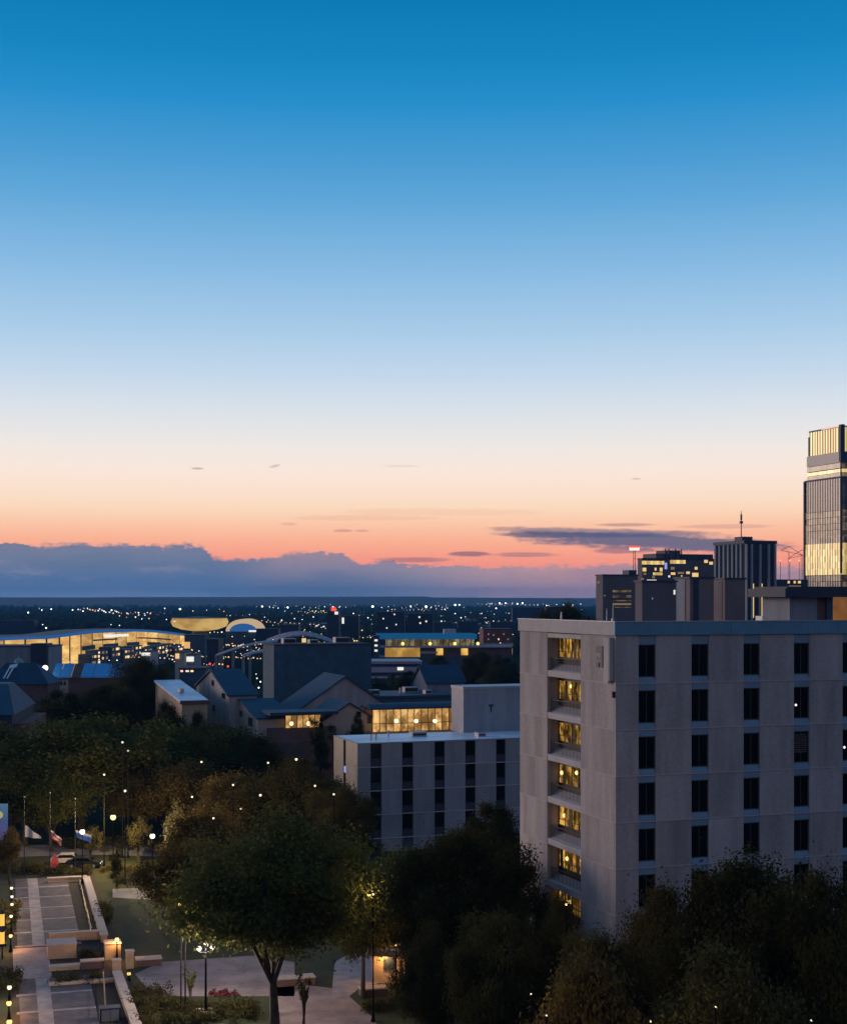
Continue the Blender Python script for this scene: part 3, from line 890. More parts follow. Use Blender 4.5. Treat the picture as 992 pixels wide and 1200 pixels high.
def build_roof_gear():
    def unit(parent_name, x, y, z, w, d, h):
        p = bpy.data.objects[parent_name]
        b = part('roof_unit', MB().box(x, x + w, y, y + d, z, z + h), M['steel_pale'], p)
        part('grille', MB().box(x + .15, x + w - .15, y - .04, y - .004, z + .2, z + h - .2), M['steel_dark'], b)
    f = Frame(322, 330); z = f.z(757) + .36
    for x, y, w, h in ((3, 4, 3, 1.2), (9, 3, 2, .9), (16, 6, 3.5, 1.3)): unit('fly_tower', x, y, z, w, 2.4, h)
    f = Frame(430, 292); z = f.z(815, f.x(534) / 2) + .006
    for x, y, w, h in ((2, 4, 2, 1), (11, 9, 3, 1.1), (13.5, 3, 1.4, .8)): unit('flat_annex', x, y, z, w, 1.8, h)
    for x, y, w, h in ((10, 6, 2.2, .7), (19, 3, 1.2, .6)): unit('low_dormitory', x, y, 15.09, w, 1.6, h)
    unit('dormitory_building', 20, 11, 33.01, 2.2, 2.5, .55)
build_roof_gear()

# ================================================================== LEFT SIDE BUILDINGS
def block(name, label, cat, px0, px1, ytop, Y, depth, wall, roof='roof_tar', th=TH, ybase=None, cap=0.3, mb=None):
    f = Frame(px0, Y, th)
    L = f.x(px1); z = f.z(ytop, L / 2)
    r = thing(name, label, cat, f.loc(), th)
    part('wall', MB().box(0, L, 0, depth, 0, z - cap), M[wall], r)
    part('roof', MB().box(-.2, L + .2, -.2, depth + .2, z - cap + .005, z), M[roof], r)
    return f, r, L, z

def build_left():
    f = Frame(213, 268)
    r = thing('white_roof_hall', 'tan walled hall with a bright white flat roof', 'building', f.loc(), TH)
    z = f.z(821.5); L = f.x(243); W = f.y(182)
    zb = f.z(797, 0, W)
    P = [(0, 0), (W, 0), (W, zb - .4), (0, z - .4)]
    part('wall', MB().extr([(a, b) for a, b in P], 'x', 0, L), M['sandstone'], r)
    n = 5
    for i in range(n):
        a, b = W * i / n, W * (i + 1) / n - .06
        za, zb_ = z + (zb - z) * a / W, z + (zb - z) * b / W
        part('roof_sheet', MB().extr([(a, za - .39), (b, zb_ - .39), (b, zb_), (a, za)], 'x', -.3, L + .3), M['white_membrane'], r)
    part('coping', MB().box(-.35, L + .3, -.4, -.005, z - .6, z + .05), M['brick_dull'], r)
    part('skylight', MB().box(L * .3, L * .45, 10, 13, z + .9, z + 1.6), M['steel_pale'], r)
    # long blue awning
    f = Frame(60, 402, 0.0)
    r = thing('blue_canopy', 'long bright blue canopy of five sections with one dark section', 'canopy', f.loc(), 0)
    xs = [60, 70, 83, 94, 108, 128, 146]
    z1, z0 = f.z(781), f.z(793)
    for i in range(6):
        a, b = f.x(xs[i]) + .08, f.x(xs[i + 1]) - .08
        part('canopy_panel', MB().add([(a, 0, z0), (b, 0, z0), (b, 5, z1 + .6), (a, 5, z1 + .6), (a, 0, z0 - .3), (b, 0, z0 - .3), (b, 5, z1 + .3), (a, 5, z1 + .3)],
                                      [(0, 1, 2, 3), (7, 6, 5, 4), (0, 4, 5, 1), (1, 5, 6, 2), (2, 6, 7, 3), (3, 7, 4, 0)]), M['brick_dull'] if i == 2 else M['awning_blue'], r)
    part('wall', MB().box(0, f.x(146), .6, 6, 0, z0 - .4), M['brick_dull'], r)
    block('ticket_booth', 'tiny cream kiosk with two dark windows under the blue canopy', 'kiosk', 68, 80, 795, 392, 3, 'cream_wall')
    f2 = Frame(68, 391.5)
    k = [o for o in bpy.data.objects if o.name == 'ticket_booth'][0]
    f3 = Frame(68, 392)
    face_window(k, f3, 70.5, 73, 799, 803, 'glass_dark'); face_window(k, f3, 74.5, 77, 799, 803, 'glass_dark')
    # grey block with dark box and green dome at the far left
    f, r, L, z = block('grey_warehouse', 'long grey flat roofed warehouse at the left edge below the curved hall', 'building', -60, 57, 757, 480, 18, 'concrete_grey', th=0.0)
    part('roof_house', MB().box(f.x(37), f.x(56), -1.0, 6, z - 6, z + .8), M['tower_dark'], r)
    d = f.x(31)
    part('wall_base', MB().box(0, L, -.6, -.01, 0, 6), M['concrete'], r)
    t = thing('green_dome', 'small pale green domed turret in front of the grey warehouse', 'dome', (f.c.x + f.x(32), 470, 0), 0)
    zc = wp(35, 780, 470).z
    part('drum', MB().lathe([(1.7, 0), (1.7, zc), (1.9, zc + .01), (1.9, zc + .3)], 12), M['cream_wall'], t)
    part('dome', MB().lathe([(1.75, zc + .31), (1.6, zc + 1.1), (1.2, zc + 1.8), (.6, zc + 2.3), (.1, zc + 2.6), (.08, zc + 3.4)], 12), M['copper_green'], t, True)
    # navy hipped roof with white roof emblem
    f = Frame(-20, 372, 0)
    r = thing('navy_roof_house', 'navy roofed house with slanted white marks painted on its roof', 'building', f.loc(), 0)
    L = f.x(57); zr = f.z(781); ze = f.z(802)
    part('wall', MB().box(0.5, L - .5, .5, 13.5, 0, ze), M['brick_dull'], r)
    part('roof', MB().add([(0, 0, ze), (L, 0, ze), (L, 14, ze), (0, 14, ze), (4, 7, zr + .6), (L - 5, 7, zr + .6)],
                          [(0, 1, 5, 4), (1, 2, 5), (2, 3, 4, 5), (3, 0, 4), (3, 2, 1, 0)]), M['roof_blue'], r)
    sl = (zr + .6 - ze) / 7
    def onroof(px, k): x = f.x(px); return (x, 7 * k - .05, ze + sl * 7 * k + .06)
    mk = MB()
    for (a, b, c) in ((1, 4, 0.0), (5, 8.5, .0)):
        p = [onroof(a, .25), onroof(a + 1.8, .25), onroof(b + 1.8, .85), onroof(b, .85)]
        mk.add(p + [(x, y - .04, z + .05) for x, y, z in p], [(0, 1, 2, 3), (7, 6, 5, 4), (0, 4, 5, 1), (1, 5, 6, 2), (2, 6, 7, 3), (3, 7, 4, 0)])
    p = [onroof(3.5, .72), onroof(12.5, .78), onroof(12.8, .95), onroof(3.9, .88)]
    mk.add(p + [(x, y - .05, z + .06) for x, y, z in p], [(0, 1, 2, 3), (7, 6, 5, 4), (0, 4, 5, 1), (1, 5, 6, 2), (2, 6, 7, 3), (3, 7, 4, 0)])
    part('roof_emblem', mk, M['paint_white'], r)
    # brick house, near left, its end wall towards us
    f = Frame(14, 225, R(-19.5))
    r = thing('brick_house', 'dark brick building with navy roof at the left edge above the trees', 'building', (f.c.x, f.c.y, 0), R(8))
    zt = wp(0, 801, 240).z; ze = wp(0, 838, 225).z
    part('wall', MB().box(-9, 0, 0, 26, 0, ze), M['tower_dark'], r)
    part('side_wall', MB().box(0.004, 2.4, 2, 24, 0, ze - 1.5), M['brick_wall'], r)
    part('roof', MB().add([(-9.3, -.4, ze), (.4, -.4, ze), (.4, 26, ze), (-9.3, 26, ze), (-9.3, 14, zt), (-2.5, 14, zt), (-2.5, 20, zt), (-9.3, 20, zt)],
                          [(0, 1, 5, 4), (1, 2, 6, 5), (2, 3, 7, 6), (3, 0, 4, 7), (4, 5, 6, 7), (3, 2, 1, 0)]), M['roof_blue'], r)
    part('dormer', MB().box(2.41, 3.6, 6, 8, ze - 5.4, ze - 3.6), M['concrete_pale'], r)
    for y in (10, 14, 18):
        w = part('window', MB().box(2.405, 2.47, y, y + 1.2, ze - 4.4, ze - 2.6), M['window_frame'], r)
        part('pane', MB().box(2.475, 2.49, y + .12, y + 1.08, ze - 4.28, ze - 2.72), M['glass_dark'], w)
build_left()

# ================================================================== ARENA, VAULT, BALLPARK, FLYOVER
def build_arena():
    # curved glass front: points (px, ytop, ybottom, distance)
    pts = [(-10, 748, 772, 600), (5, 747, 772, 610), (30, 746, 772, 622), (55, 745.5, 773, 634), (70, 743.5, 772, 642), (82, 742, 772, 650), (95, 740.5, 770, 660), (108, 739, 768, 672),
           (120, 738.5, 767, 690), (135, 738, 765, 712), (148, 737.6, 764, 735), (160, 737.4, 763, 760), (172, 738, 762, 785), (185, 739, 761, 812), (198, 740.5, 760, 840), (210, 742, 758, 868), (216, 743, 757, 880)]
    P = [Vector(wp(px, yt, Y)) for px, yt, yb, Y in pts]
    r = thing('glass_hall', 'long curving hall with a glowing amber glass front and blue roof edge', 'hall', (P[0].x, P[0].y, 0))
    o = Vector((P[0].x, P[0].y, 0))
    bay = MATS
    cyc = ['arena_glow', 'arena_glow', 'arena_glow', 'arena_glow']
    def quadbox(a, b, z0a, z1a, z0b, z1b, off, th):
        d = (b - a); nrm = Vector((d.y, -d.x, 0)).normalized()
        q = []
        for k in (off, off + th):
            q += [(a.x + nrm.x * k, a.y + nrm.y * k, z0a), (b.x + nrm.x * k, b.y + nrm.y * k, z0b), (b.x + nrm.x * k, b.y + nrm.y * k, z1b), (a.x + nrm.x * k, a.y + nrm.y * k, z1a)]
        return MB().add(q, [(0, 1, 2, 3), (7, 6, 5, 4), (0, 4, 5, 1), (1, 5, 6, 2), (2, 6, 7, 3), (3, 7, 4, 0)])
    for i in range(len(P) - 1):
        a, b = P[i] - o, P[i + 1] - o
        za, zb = P[i].z, P[i + 1].z
        part('glass_bay', quadbox(a, b, 0, za - 1.3, 0, zb - 1.3, 0, .3), M['arena_glow'], r)
        part('roof_edge', quadbox(a, b, za - 1.25, za, zb - 1.25, zb, -.6, 1.5), M['blue_glow'], r)
        part('column', MB().box(a.x - .3, a.x + .3, a.y - 1.2, a.y - .32, 0, za - 1.26), M['tower_dark'], r)
        # floors / concourse boxes in front, darker low parts
        if i % 2 == 0 and i > 4:
            part('concourse', quadbox(a, b, za - 8.5, za - 6.6, zb - 8.5, zb - 6.6, .34, 1.2), M['concrete_dark'], r)
        if i >= 5:
            hp = (za + zb) / 2 - 9.6 + (i * 37 % 5) * .5
            part('podium', quadbox(a, b, 0, hp, 0, hp, 2.0 + (i % 3), 6), M['concrete_dark'], r)
            for q in range(6):
                u = .06 + .3 * (q % 3) + .05 * ((i + q) % 3)
                c0 = a.lerp(b, u); c1 = a.lerp(b, u + .13 + .05 * (q % 2)); hq = hp - 2.6 * (q // 3)
                part('window', quadbox(c0, c1, hq - 1.7, hq - .6, hq - 1.7, hq - .6, 8.02 + (i % 3), .1), M[('win_warm', 'win_dim', 'far_warm', 'win_dim')[(i * 3 + q * 5 + q // 2) % 4]], r)
        if i in (7, 8, 11, 12, 13):
            part('floor_band', quadbox(a, b, za - 4.9, za - 4.2, zb - 4.9, zb - 4.2, .35, .8), M['concrete_dark'], r)
    roof = MB()
    n = len(P)
    roof.add([tuple(p - o) for p in P] + [(p.x - o.x - 30, p.y - o.y + 70, p.z - 1) for p in P] , [(i, i + 1, n + i + 1, n + i) for i in range(n - 1)])
    part('roof', roof, M['roof_slate'], r)
    part('back_wall', MB().add([(p.x - o.x - 30, p.y - o.y + 69.8, 0) for p in P] + [(p.x - o.x - 30, p.y - o.y + 69.8, p.z - 1.2) for p in P], [(i, i + 1, n + i + 1, n + i) for i in range(n - 1)]), M['tower_dark'], r)
    s = part('lit_sign', quadbox(P[8] - o, P[9] - o, P[8].z - 3.6, P[8].z - 2.2, P[9].z - 3.6, P[9].z - 2.2, .9, .3), M['win_white'], r)
    s = part('lit_sign', quadbox(P[9] - o, P[10] - o, P[9].z - 3.5, P[9].z - 2.2, P[10].z - 3.5, P[10].z - 2.2, .9, .3), M['win_white'], r)

    # lit vault beyond
    Y = 1010
    r = thing('lit_vault', 'low drum building washed in yellow light beyond the curving hall', 'building', (*wp(234, 730, Y).xy, 0))
    zc = [wp(0, y, Y).z for y in (739.5, 737.5, 734, 729, 724.5)]
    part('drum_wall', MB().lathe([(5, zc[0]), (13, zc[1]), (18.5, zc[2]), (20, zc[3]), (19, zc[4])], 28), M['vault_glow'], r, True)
    part('roof', MB().lathe([(19.2, zc[-1] + .01), (19.2, zc[-1] + .4), (4, zc[-1] + 1.0)], 28), M['roof_slate'], r)
    part('column', MB().lathe([(9, 0), (5, zc[0] - .01)], 14), M['concrete_dark'], r)
    part('plinth', MB().box(-20, 14, -16, -15, 0, zc[0] - 2), M['concrete_dark'], r)
    Y = 1015
    c = wp(285, 738, Y)
    r = thing('arched_hall', 'barrel arch edged in white light over a blue glass end', 'building', (c.x, c.y, 0))
    hw = 12.2; z0 = wp(0, 738, Y).z; hz = wp(0, 725.5, Y).z - z0
    n = 16
    arc = [(hw * math.cos(math.pi * k / n), z0 - 1 + (hz + 1) * math.sin(math.pi * k / n)) for k in range(n + 1)]
    inn = [(x * .8, z0 - 1.2 + (z - z0 + 1) * .66) for x, z in arc]
    rb = MB()
    for k in range(n):
        q = [arc[k], arc[k + 1], inn[k + 1], inn[k]]
        rb.add([(x, -1, z) for x, z in q] + [(x, 30, z) for x, z in q], [(0, 1, 2, 3), (7, 6, 5, 4), (0, 4, 5, 1), (1, 5, 6, 2), (2, 6, 7, 3), (3, 7, 4, 0)])
    part('arch_rib', rb, emit('arch_light', (1.0, .72, .42), .55, False), r)
    part('end_glass', MB().add([(x, 0, z) for x, z in inn] + [(x, .5, z) for x, z in inn], [tuple(range(n, -1, -1)), tuple(range(n + 1, 2 * n + 2))]), M['blue_glow'], r)
    part('wall', MB().box(-hw, hw + 2, 0.6, 29, 0, z0 - 1.3), M['concrete_dark'], r)
    part('lit_strip', MB().box(4, 13, -1.6, -1.2, z0 - 1.6, z0 - .3), M['win_white'], r)

def build_ballpark():
    f = Frame(442, 640, R(4))
    r = thing('ballpark_stand', 'long stand with a glowing blue roof band above yellow lit floors', 'stand', f.loc(), R(4))
    L = f.x(558)
    def zz(y): return f.z(y, L / 2)
    def bar(name, px0, px1, y0, y1, mat, yy=0.0, d=1.0):
        return part(name, MB().box(f.x(px0), f.x(px1), yy, yy + d, zz(y1), zz(y0)), M[mat], r)
    bar('roof', 442, 558, 743, 749, 'teal_glow', -2, 22)
    bar('roof_house', 521, 535, 737.6, 742.9, 'concourse_pale', 4, 5)
    bar('upper_wall', 452, 556, 749.1, 757, 'terrace_glow', 2, 1)
    for i in range(16):
        px = 453 + i * 6.6
        bar('mullion', px, px + .7, 749.1, 757, 'steel_dark', 1.6, .38)
    bar('floor_slab', 444, 600, 757.1, 759, 'concourse_pale', -1, 8)
    bar('lower_wall', 451, 492, 759.1, 770, 'ballpark_glow', .5, 1)
    bar('lower_wall', 492.2, 600, 759.1, 770, 'brick_dull', .6, 1)
    bar('floor_slab', 492.4, 512, 763.5, 766, 'concourse_pale', .1, .48)
    bar('lit_bay', 511, 519, 760, 768, 'ballpark_glow', .2, .3)
    bar('lit_bay', 540, 548, 760, 768, 'ballpark_glow', .2, .3)
    bar('base_wall', 444, 600, 770.1, 800, 'concrete_dark', 0, 20)
    for px in (472, 504, 533, 560):
        x = f.x(px); part('lamp', MB().ball((x, 1.2, zz(754.5)), .75, 8, 5), M['far_yellow'], r)
    # side stair tower with lit landings
    f2, t, L2, z2 = block('stair_tower', 'narrow stair tower with stacked lit landings left of the ballpark stand', 'tower', 437, 444, 745, 632, 6, 'concrete_dark', th=0.0)
    for y in (749, 755, 761):
        face_window(t, f2, 438.3, 442.5, y, y + 3, 'win_white')
    f, r2, L, z = block('car_park', 'open parking deck with pale floor edges below the ballpark stand', 'car park', 434, 494, 775, 560, 24, 'concourse_pale', 'concourse_pale', th=R(4))
    for (y0, y1) in ((778, 781.5), (788, 792), (795, 800)):
        part('deck_gap', MB().box(f.x(435), f.x(493), -.12, -.01, f.z(y1, L / 2), f.z(y0, L / 2)), M['tower_dark'], r2)
    face_window(r2, f, 465, 473, 781.5, 786, 'win_white', -.2)
    face_window(r2, f, 459, 468, 797, 800, 'win_white', -.2)
    # orange lit block on the right with floors
    f, r3, L, z = block('brick_block', 'rust brick block with small orange lit windows right of the ballpark stand', 'building', 566, 600, 737, 700, 18, 'brick_wall', th=R(4))
    part('gantry', MB().box(f.x(560), f.x(601), -.5, -.05, f.z(757, 5), f.z(754, 5)), M['concourse_pale'], r3)
    for px, py, m in ((571, 748, 'win_dim'), (577, 743, 'win_dim'), (583, 748, 'far_pink'), (589, 742, 'win_dim'), (585, 753, 'far_warm'), (571, 742, 'win_dim'), (594, 748, 'win_dim')):
        face_window(r3, f, px, px + 2.0, py, py + 2.4, m)
    part('lit_bay', MB().box(f.x(594), f.x(600), -.3, -.06, f.z(767, 5), f.z(760, 5)), M['ballpark_glow'], r3)
    part('lit_bay', MB().box(f.x(584), f.x(592), -.3, -.06, f.z(765, 5), f.z(762.5, 5)), M['win_warm'], r3)

solid('canopy_pink', (0.30, 0.24, 0.26), 0.7, var=0.25, scale=0.1)
emit('rose_light', (.8, .35, .3), .35, False)
def build_flyover():
    # pale curved ramps sweeping up to the right
    def ramp(name, label, pts, w, mat, hh):
        r = thing(name, label, 'ramp', (*wp(pts[0][0], pts[0][1], pts[0][2]).xy, 0))
        o = r.location.copy()
        P = [wp(*p) for p in pts]
        v = []; fcs = []
        for p in P:
            v += [(p.x - o.x, p.y - o.y, p.z), (p.x - o.x, p.y - o.y, p.z - hh), (p.x - o.x, p.y - o.y + w, p.z - hh + w * .05), (p.x - o.x, p.y - o.y + w, p.z + w * .07)]
        n = len(P)
        for i in range(n - 1):
            a = i * 4; b = a + 4
            for k in range(4): fcs.append((a + k, b + k, b + (k + 1) % 4, a + (k + 1) % 4))
        fcs += [(3, 2, 1, 0), (n * 4 - 4, n * 4 - 3, n * 4 - 2, n * 4 - 1)]
        part('deck', MB().add(v, fcs), M[mat], r)
        for i, p in enumerate(P):
            if i % 2 == 0: part('pillar', MB().box(p.x - o.x - .5, p.x - o.x + .5, p.y - o.y + 2, p.y - o.y + 3, 0, p.z - hh - .02), M['concrete_grey'], r)
        return r
    ramp('curved_ramp', 'pale curved ramp sweeping up behind the blank dark box', [(252, 768, 560), (262, 764.5, 568), (272, 761, 577), (282, 758, 586), (292, 755.5, 596), (302, 753.5, 606), (312, 752, 616), (324, 751, 628)], 6, 'concourse_pale', .5)
    ramp('lower_ramp', 'lower pale ramp running under the curved one', [(284, 768, 552), (296, 764.5, 560), (310, 762, 568), (325, 760, 576)], 6, 'concourse_pale', .7)
    # shallow pink canopy with lit sides
    c = wp(352, 757, 640)
    r = thing('arched_canopy', 'shallow pinkish arched roof with small lights behind the blank dark box', 'pavilion', (c.x, c.y, 0), R(6))
    zb = c.z; hh = wp(0, 744.5, 640).z - zb
    n = 10
    for k in range(n):
        u0, u1 = -1 + 2 * k / n, -1 + 2 * (k + 1) / n
        z0 = zb + hh * math.cos(u0 * 1.35) ; z1 = zb + hh * math.cos(u1 * 1.35)
        a, b = u0 * 15, u1 * 15 - .12
        part('roof_panel', MB().add([(a, 0, z0 - .4), (b, 0, z1 - .4), (b, 26, z1 + .9), (a, 26, z0 + .9), (a, 0, z0), (b, 0, z1), (b, 26, z1 + 1.3), (a, 26, z0 + 1.3)],
             [(0, 3, 2, 1), (4, 5, 6, 7), (0, 1, 5, 4), (1, 2, 6, 5), (2, 3, 7, 6), (3, 0, 4, 7)]), M['canopy_pink'], r)
        if 0 < k < n - 1 and k % 2:
            part('lit_bay', MB().box(a + .6, b - .4, 1.2, 1.5, zb - 1.0, min(z0, z1) - 1.2), M[('rose_light', 'win_dim', 'win_warm')[k % 3]], r)
    part('wall', MB().box(-14, 14, 1.6, 25, 0, zb + .2), M['concrete_grey'], r)
build_arena(); build_ballpark(); build_flyover()

# ================================================================== DOWNTOWN TOWERS (right)
def build_towers():
    # glass tower
    f = Frame(985, 900)
    r = thing('glass_tower', 'tall glass office tower with a lit crown and golden lower floors at the right edge', 'tower', f.loc(), TH)
    W = f.y(943.5); L = 24.0
    Z = lambda py: f.z(py)
    part('core', MB().box(1.6, L, 1.6, W - .5, 0, Z(505)), M['tower_dark'], r)
    edges = [560]
    while edges[-1] < 742: edges.append(edges[-1] + 7.6)
    for i in range(len(edges) - 1):
        a, b = edges[i], edges[i + 1]
        mid = (a + b) / 2
        if mid < 596: mt, me = 'tower_darkglow', 'glass_tower'
        elif mid < 634: mt, me = 'tower_dimglow', 'tower_dimglow'
        elif mid < 672: mt, me = 'tower_glow', 'tower_glow'
        else: mt, me = 'tower_dimglow', 'tower_dimglow'
        z1, z0 = Z(a), Z(b)
        part('floor_band', MB().box(0, .5, 0.3, W, z0 + .35, z1), M[mt], r)
        part('floor_band', MB().box(0.0, L, -.2, .29, z0 + .35, z1), M[me if mid > 596 else mt], r)
        lit = (594 < mid < 602) or (608 < mid < 618)
        em = 'win_dim' if lit else (mt if mid < 668 else 'tower_dark')
        part('floor_edge', MB().box(-.15, .5, .3, W + .1, z0, z0 + .34), M[em], r)
        part('floor_edge', MB().box(-.15, L, -.35, .29, z0, z0 + .34), M[em], r)
    zb, zt = 0, Z(560)
    n = 14
    for i in range(n + 1):
        y = .4 + (W - .6) * i / n
        part('mullion', MB().box(-.4, -.16, y, y + .22, zb, zt), M['tower_dark'], r)
    for i in range(8):
        x = .2 + 3.0 * i
        part('mullion', MB().box(x, x + .3, -.7, -.36, zb, zt), M['tower_dark'], r)
    part('edge_column', MB().box(-.9, 0.9, W + .02, W + 1.2, 0, Z(559)), M['tower_dark'], r)
    part('corner_column', MB().box(-.7, -.05, -.8, -.1, Z(672), Z(498)), M['tower_dark'], r)
    # upper band (set back a little), dark band, lit crown
    W2 = f.y(944.5); W3 = f.y(947)
    part('ledge', MB().box(-.6, L, -.6, W + .6, Z(560) + .05, Z(558)), M['tower_dark'], r)
    for a, b, mt in ((542, 548, 'tower_dimglow'), (549, 553, 'tower_glow'), (553.5, 557.8, 'tower_dimglow')):
        part('floor_band', MB().box(.3, .8, .5, W2, Z(b), Z(a)), M[mt], r); part('floor_band', MB().box(.2, L, 0, .48, Z(b), Z(a)), M[mt], r)
    part('dark_band', MB().box(.2, .8, .3, W2, Z(541.5), Z(529)), M['glass_tower'], r)
    part('dark_band', MB().box(.2, L, -.1, .29, Z(541.5), Z(529)), M['tower_dark'], r)
    part('crown_glass', MB().box(.9, 1.4, .8, W3, Z(528.5), Z(500)), M['tower_glow'], r)
    part('crown_glass', MB().box(.9, L, .3, .78, Z(528.5), Z(500)), M['tower_glow'], r)
    for i in range(13):
        y = .9 + (W3 - 1.4) * i / 12
        part('crown_fin', MB().box(.55, .88, y, y + .25, Z(528.5), Z(499)), M['tower_stone'], r)
    part('crown_column', MB().box(-.2, 2.0, -1.2, 2.0, Z(541), Z(497.2)), M['tower_dark'], r)
    part('crown_edge', MB().box(.3, L, .2, W3 + .3, Z(499.9), Z(498.4)), M['tower_dark'], r)
    part('light_strip', MB().box(.2, .29, 2.2, W3 * .6, Z(499.6), Z(498.7)), M['far_pink'], r)

    # finned dark tower
    f = Frame(872, 560)
    r = thing('finned_tower', 'dark slab tower ribbed with pale vertical fins and topped by a thin mast', 'tower', f.loc(), TH)
    W = f.y(837); L = f.x(908); z = f.z(634.5)
    part('wall', MB().box(0, L, 0, W, 0, z - .8), M['tower_dark'], r)
    part('coping', MB().box(-.5, L + .5, -.5, W + .4, z - .79, z + .4), M['tower_dark'], r)
    for px in (839, 844, 849, 854, 859, 864, 869):
        y = f.y(px); part('fin', MB().box(-.7, -.01, y - .55, y + .55, 0, z - 1), M['concrete_grey'], r)
    for px in (873.5, 879.5, 889.5, 899.5, 907):
        x = f.x(px); part('fin', MB().box(x - .35, x + .35, -.9, -.01, 0, z - 1), M['fin_pale'], r)
    for px in (881, 891, ):
        x = f.x(px); part('lit_slot', MB().box(x, x + .5, -.4, -.02, f.z(724, x), f.z(684, x)), M['win_warm'], r)
    x = f.x(900.8); part('lit_slot', MB().box(x, x + .3, -.4, -.02, f.z(724, x), f.z(700, x)), M['win_dim'], r)
    part('roof_house', MB().box(-.2, 4.5, 1.5, 7, z + .41, f.z(629, 0, 3)), M['tower_dark'], r)
    m = part('mast', MB().tube((1, 4, f.z(629)), (1, 4, f.z(598)), .22, .12).box(.5, 1.5, 3.5, 4.5, f.z(613), f.z(610)).box(.75, 1.25, 3.7, 4.3, f.z(609), f.z(602)), M['steel_dark'], r)

    def cblock(name, label, px0, pxc, px1, ytop, Y, wall, depth=None, th=TH):
        """pxc is the near corner; left face from px0, right face to px1"""
        f = Frame(pxc, Y, th)
        W = depth or max(4, f.y(px0)); L = f.x(px1); z = f.z(ytop)
        r = thing(name, label, 'building', f.loc(), th)
        part('wall', MB().box(0, L, 0, W, 0, z - .5), M[wall], r)
        part('roof', MB().box(-.3, L + .3, -.3, W + .3, z - .495, z), M['roof_slate'], r)
        return f, r, L, W, z
    # blocks in front of the finned tower
    f, r, L, W, z = cblock('rose_block', 'blank rose brown block in front of the finned tower', 836, 849, 873, 677, 430, 'tower_rose')
    part('slot', MB().box(-.1, -.01, f.y(846), f.y(842), 0, z - 1), M['tower_dark'], r)
    f, r, L, W, z = cblock('brown_block', 'brown block with two paler vertical strips left of the rose block', 790, 808, 836, 676, 420, 'tower_rose')
    part('slot', MB().box(f.x(812) - .0, f.x(818), -.2, -.01, 0, z - .6), M['tower_dark'], r)
    part('side_panel', MB().box(-.2, -.01, f.y(803), f.y(792), 0, z - .6), M['concrete_grey'], r)
    f, r, L, W, z = cblock('grey_block', 'wide grey block with a tiny white lit window below the bright storeys', 744, 752, 792, 680, 400, 'tower_stone')
    face_window(r, f, 788.5, 791, 691, 697, 'win_white')
    face_window(r, f, 763, 765, 700, 703, 'win_dim')
    # bright office building behind
    f, r, L, W, z = cblock('lit_office', 'stepped office block with rows of bright yellow windows and roof plant', 748, 752, 838, 654, 620, 'tower_stone')
    part('roof_plant', MB().box(f.x(771), f.x(782), 2, 14, z + .01, f.z(648.5, 8)).box(f.x(784), f.x(801), 3, 12, z + .01, f.z(644.5, 8)), M['tower_stone'], r)
    pl = MB()
    for px in (781, 785, 793, 800): x = f.x(px); pl.box(x - .2, x + .2, 1.2, 1.6, z + .01, f.z(642.5, 6))
    part('roof_mast', pl, M['steel_dark'], r)
    part('upper_roof', MB().box(f.x(801.5), L, 2, 14, z + .01, f.z(649, 14)), M['roof_blue'], r)
    lw = [(751, 778, 657, 662, 'tower_glow'), (784, 803, 656, 661, 'tower_glow'), (824, 829, 655, 660, 'win_warm'), (830, 835, 658, 662, 'win_warm'),
          (752, 757, 665, 670, 'win_warm'), (766, 769, 665, 669, 'win_warm'), (772, 776, 665, 670, 'win_warm'), (785, 790, 664, 668, 'win_dim'), (813, 817, 664, 668, 'win_warm'),
          (753, 757, 671, 674, 'win_dim'), (764, 776, 670.5, 674.5, 'tower_glow'), (785, 791, 670.5, 674, 'win_warm'), (793, 801, 670, 673, 'win_dim'), (803, 808, 669.5, 673, 'win_warm'), (810, 818, 671, 677, 'win_warm'),
          (750, 754, 677, 680, 'win_dim'), (757, 769, 679, 684, 'win_white'), (751, 754.5, 682, 685, 'win_white'), (755, 770, 688, 691.5, 'win_warm'), (782, 785, 674, 677, 'win_white'), (797, 799, 674, 676, 'win_warm'), (763, 767, 675, 678, 'win_dim')]
    for a, b, y0, y1, mt in lw: face_window(r, f, a, b, y0, y1, mt, 0, 'tower_dark', .25)
    part('blue_sign', MB().box(f.x(778.4), f.x(780.6), -.5, -.02, f.z(667, 10), f.z(659.5, 10)), M['win_blue'], r)
    # front strip windows over grey block need a nearer wing
    f, r, L, W, z = cblock('left_office', 'dim flat topped office block with three faintly lit floors, leftmost of the towers', 698, 706, 747, 673, 520, 'tower_stone')
    part('roof_house', MB().box(f.x(738), f.x(747), 1, 6, z + .01, z + 1.6), M['tower_dark'], r)
    for y0, y1 in ((691, 694.5), (697, 701), (703, 705), (706.5, 709.5), (711, 712.5)):
        face_window(r, f, 717, 739.5, y0, y1, 'tower_dimglow' if y0 != 706.5 else 'win_dim', 0, 'tower_dark')
    side_window(r, f, 699.5, 702.5, 681, 684, 'win_dim')
    face_window(r, f, 707, 709, 697, 699, 'win_dim')
    # red lit mast
    Y = 700
    c = wp(743, 645, Y)
    r = thing('signal_mast', 'thin lattice mast with a bright red and white lit head', 'mast', (c.x, c.y, 0))
    mm = MB()
    for dx in (-.8, .8): mm.tube((dx, 0, 0), (dx * .5, 0, c.z), .14)
    k = 20.0
    while k < c.z - 3: mm.tube((-.7, 0, k), (.7, 0, k + 3), .08, n=4); k += 3
    part('lattice', mm, M['steel_dark'], r)
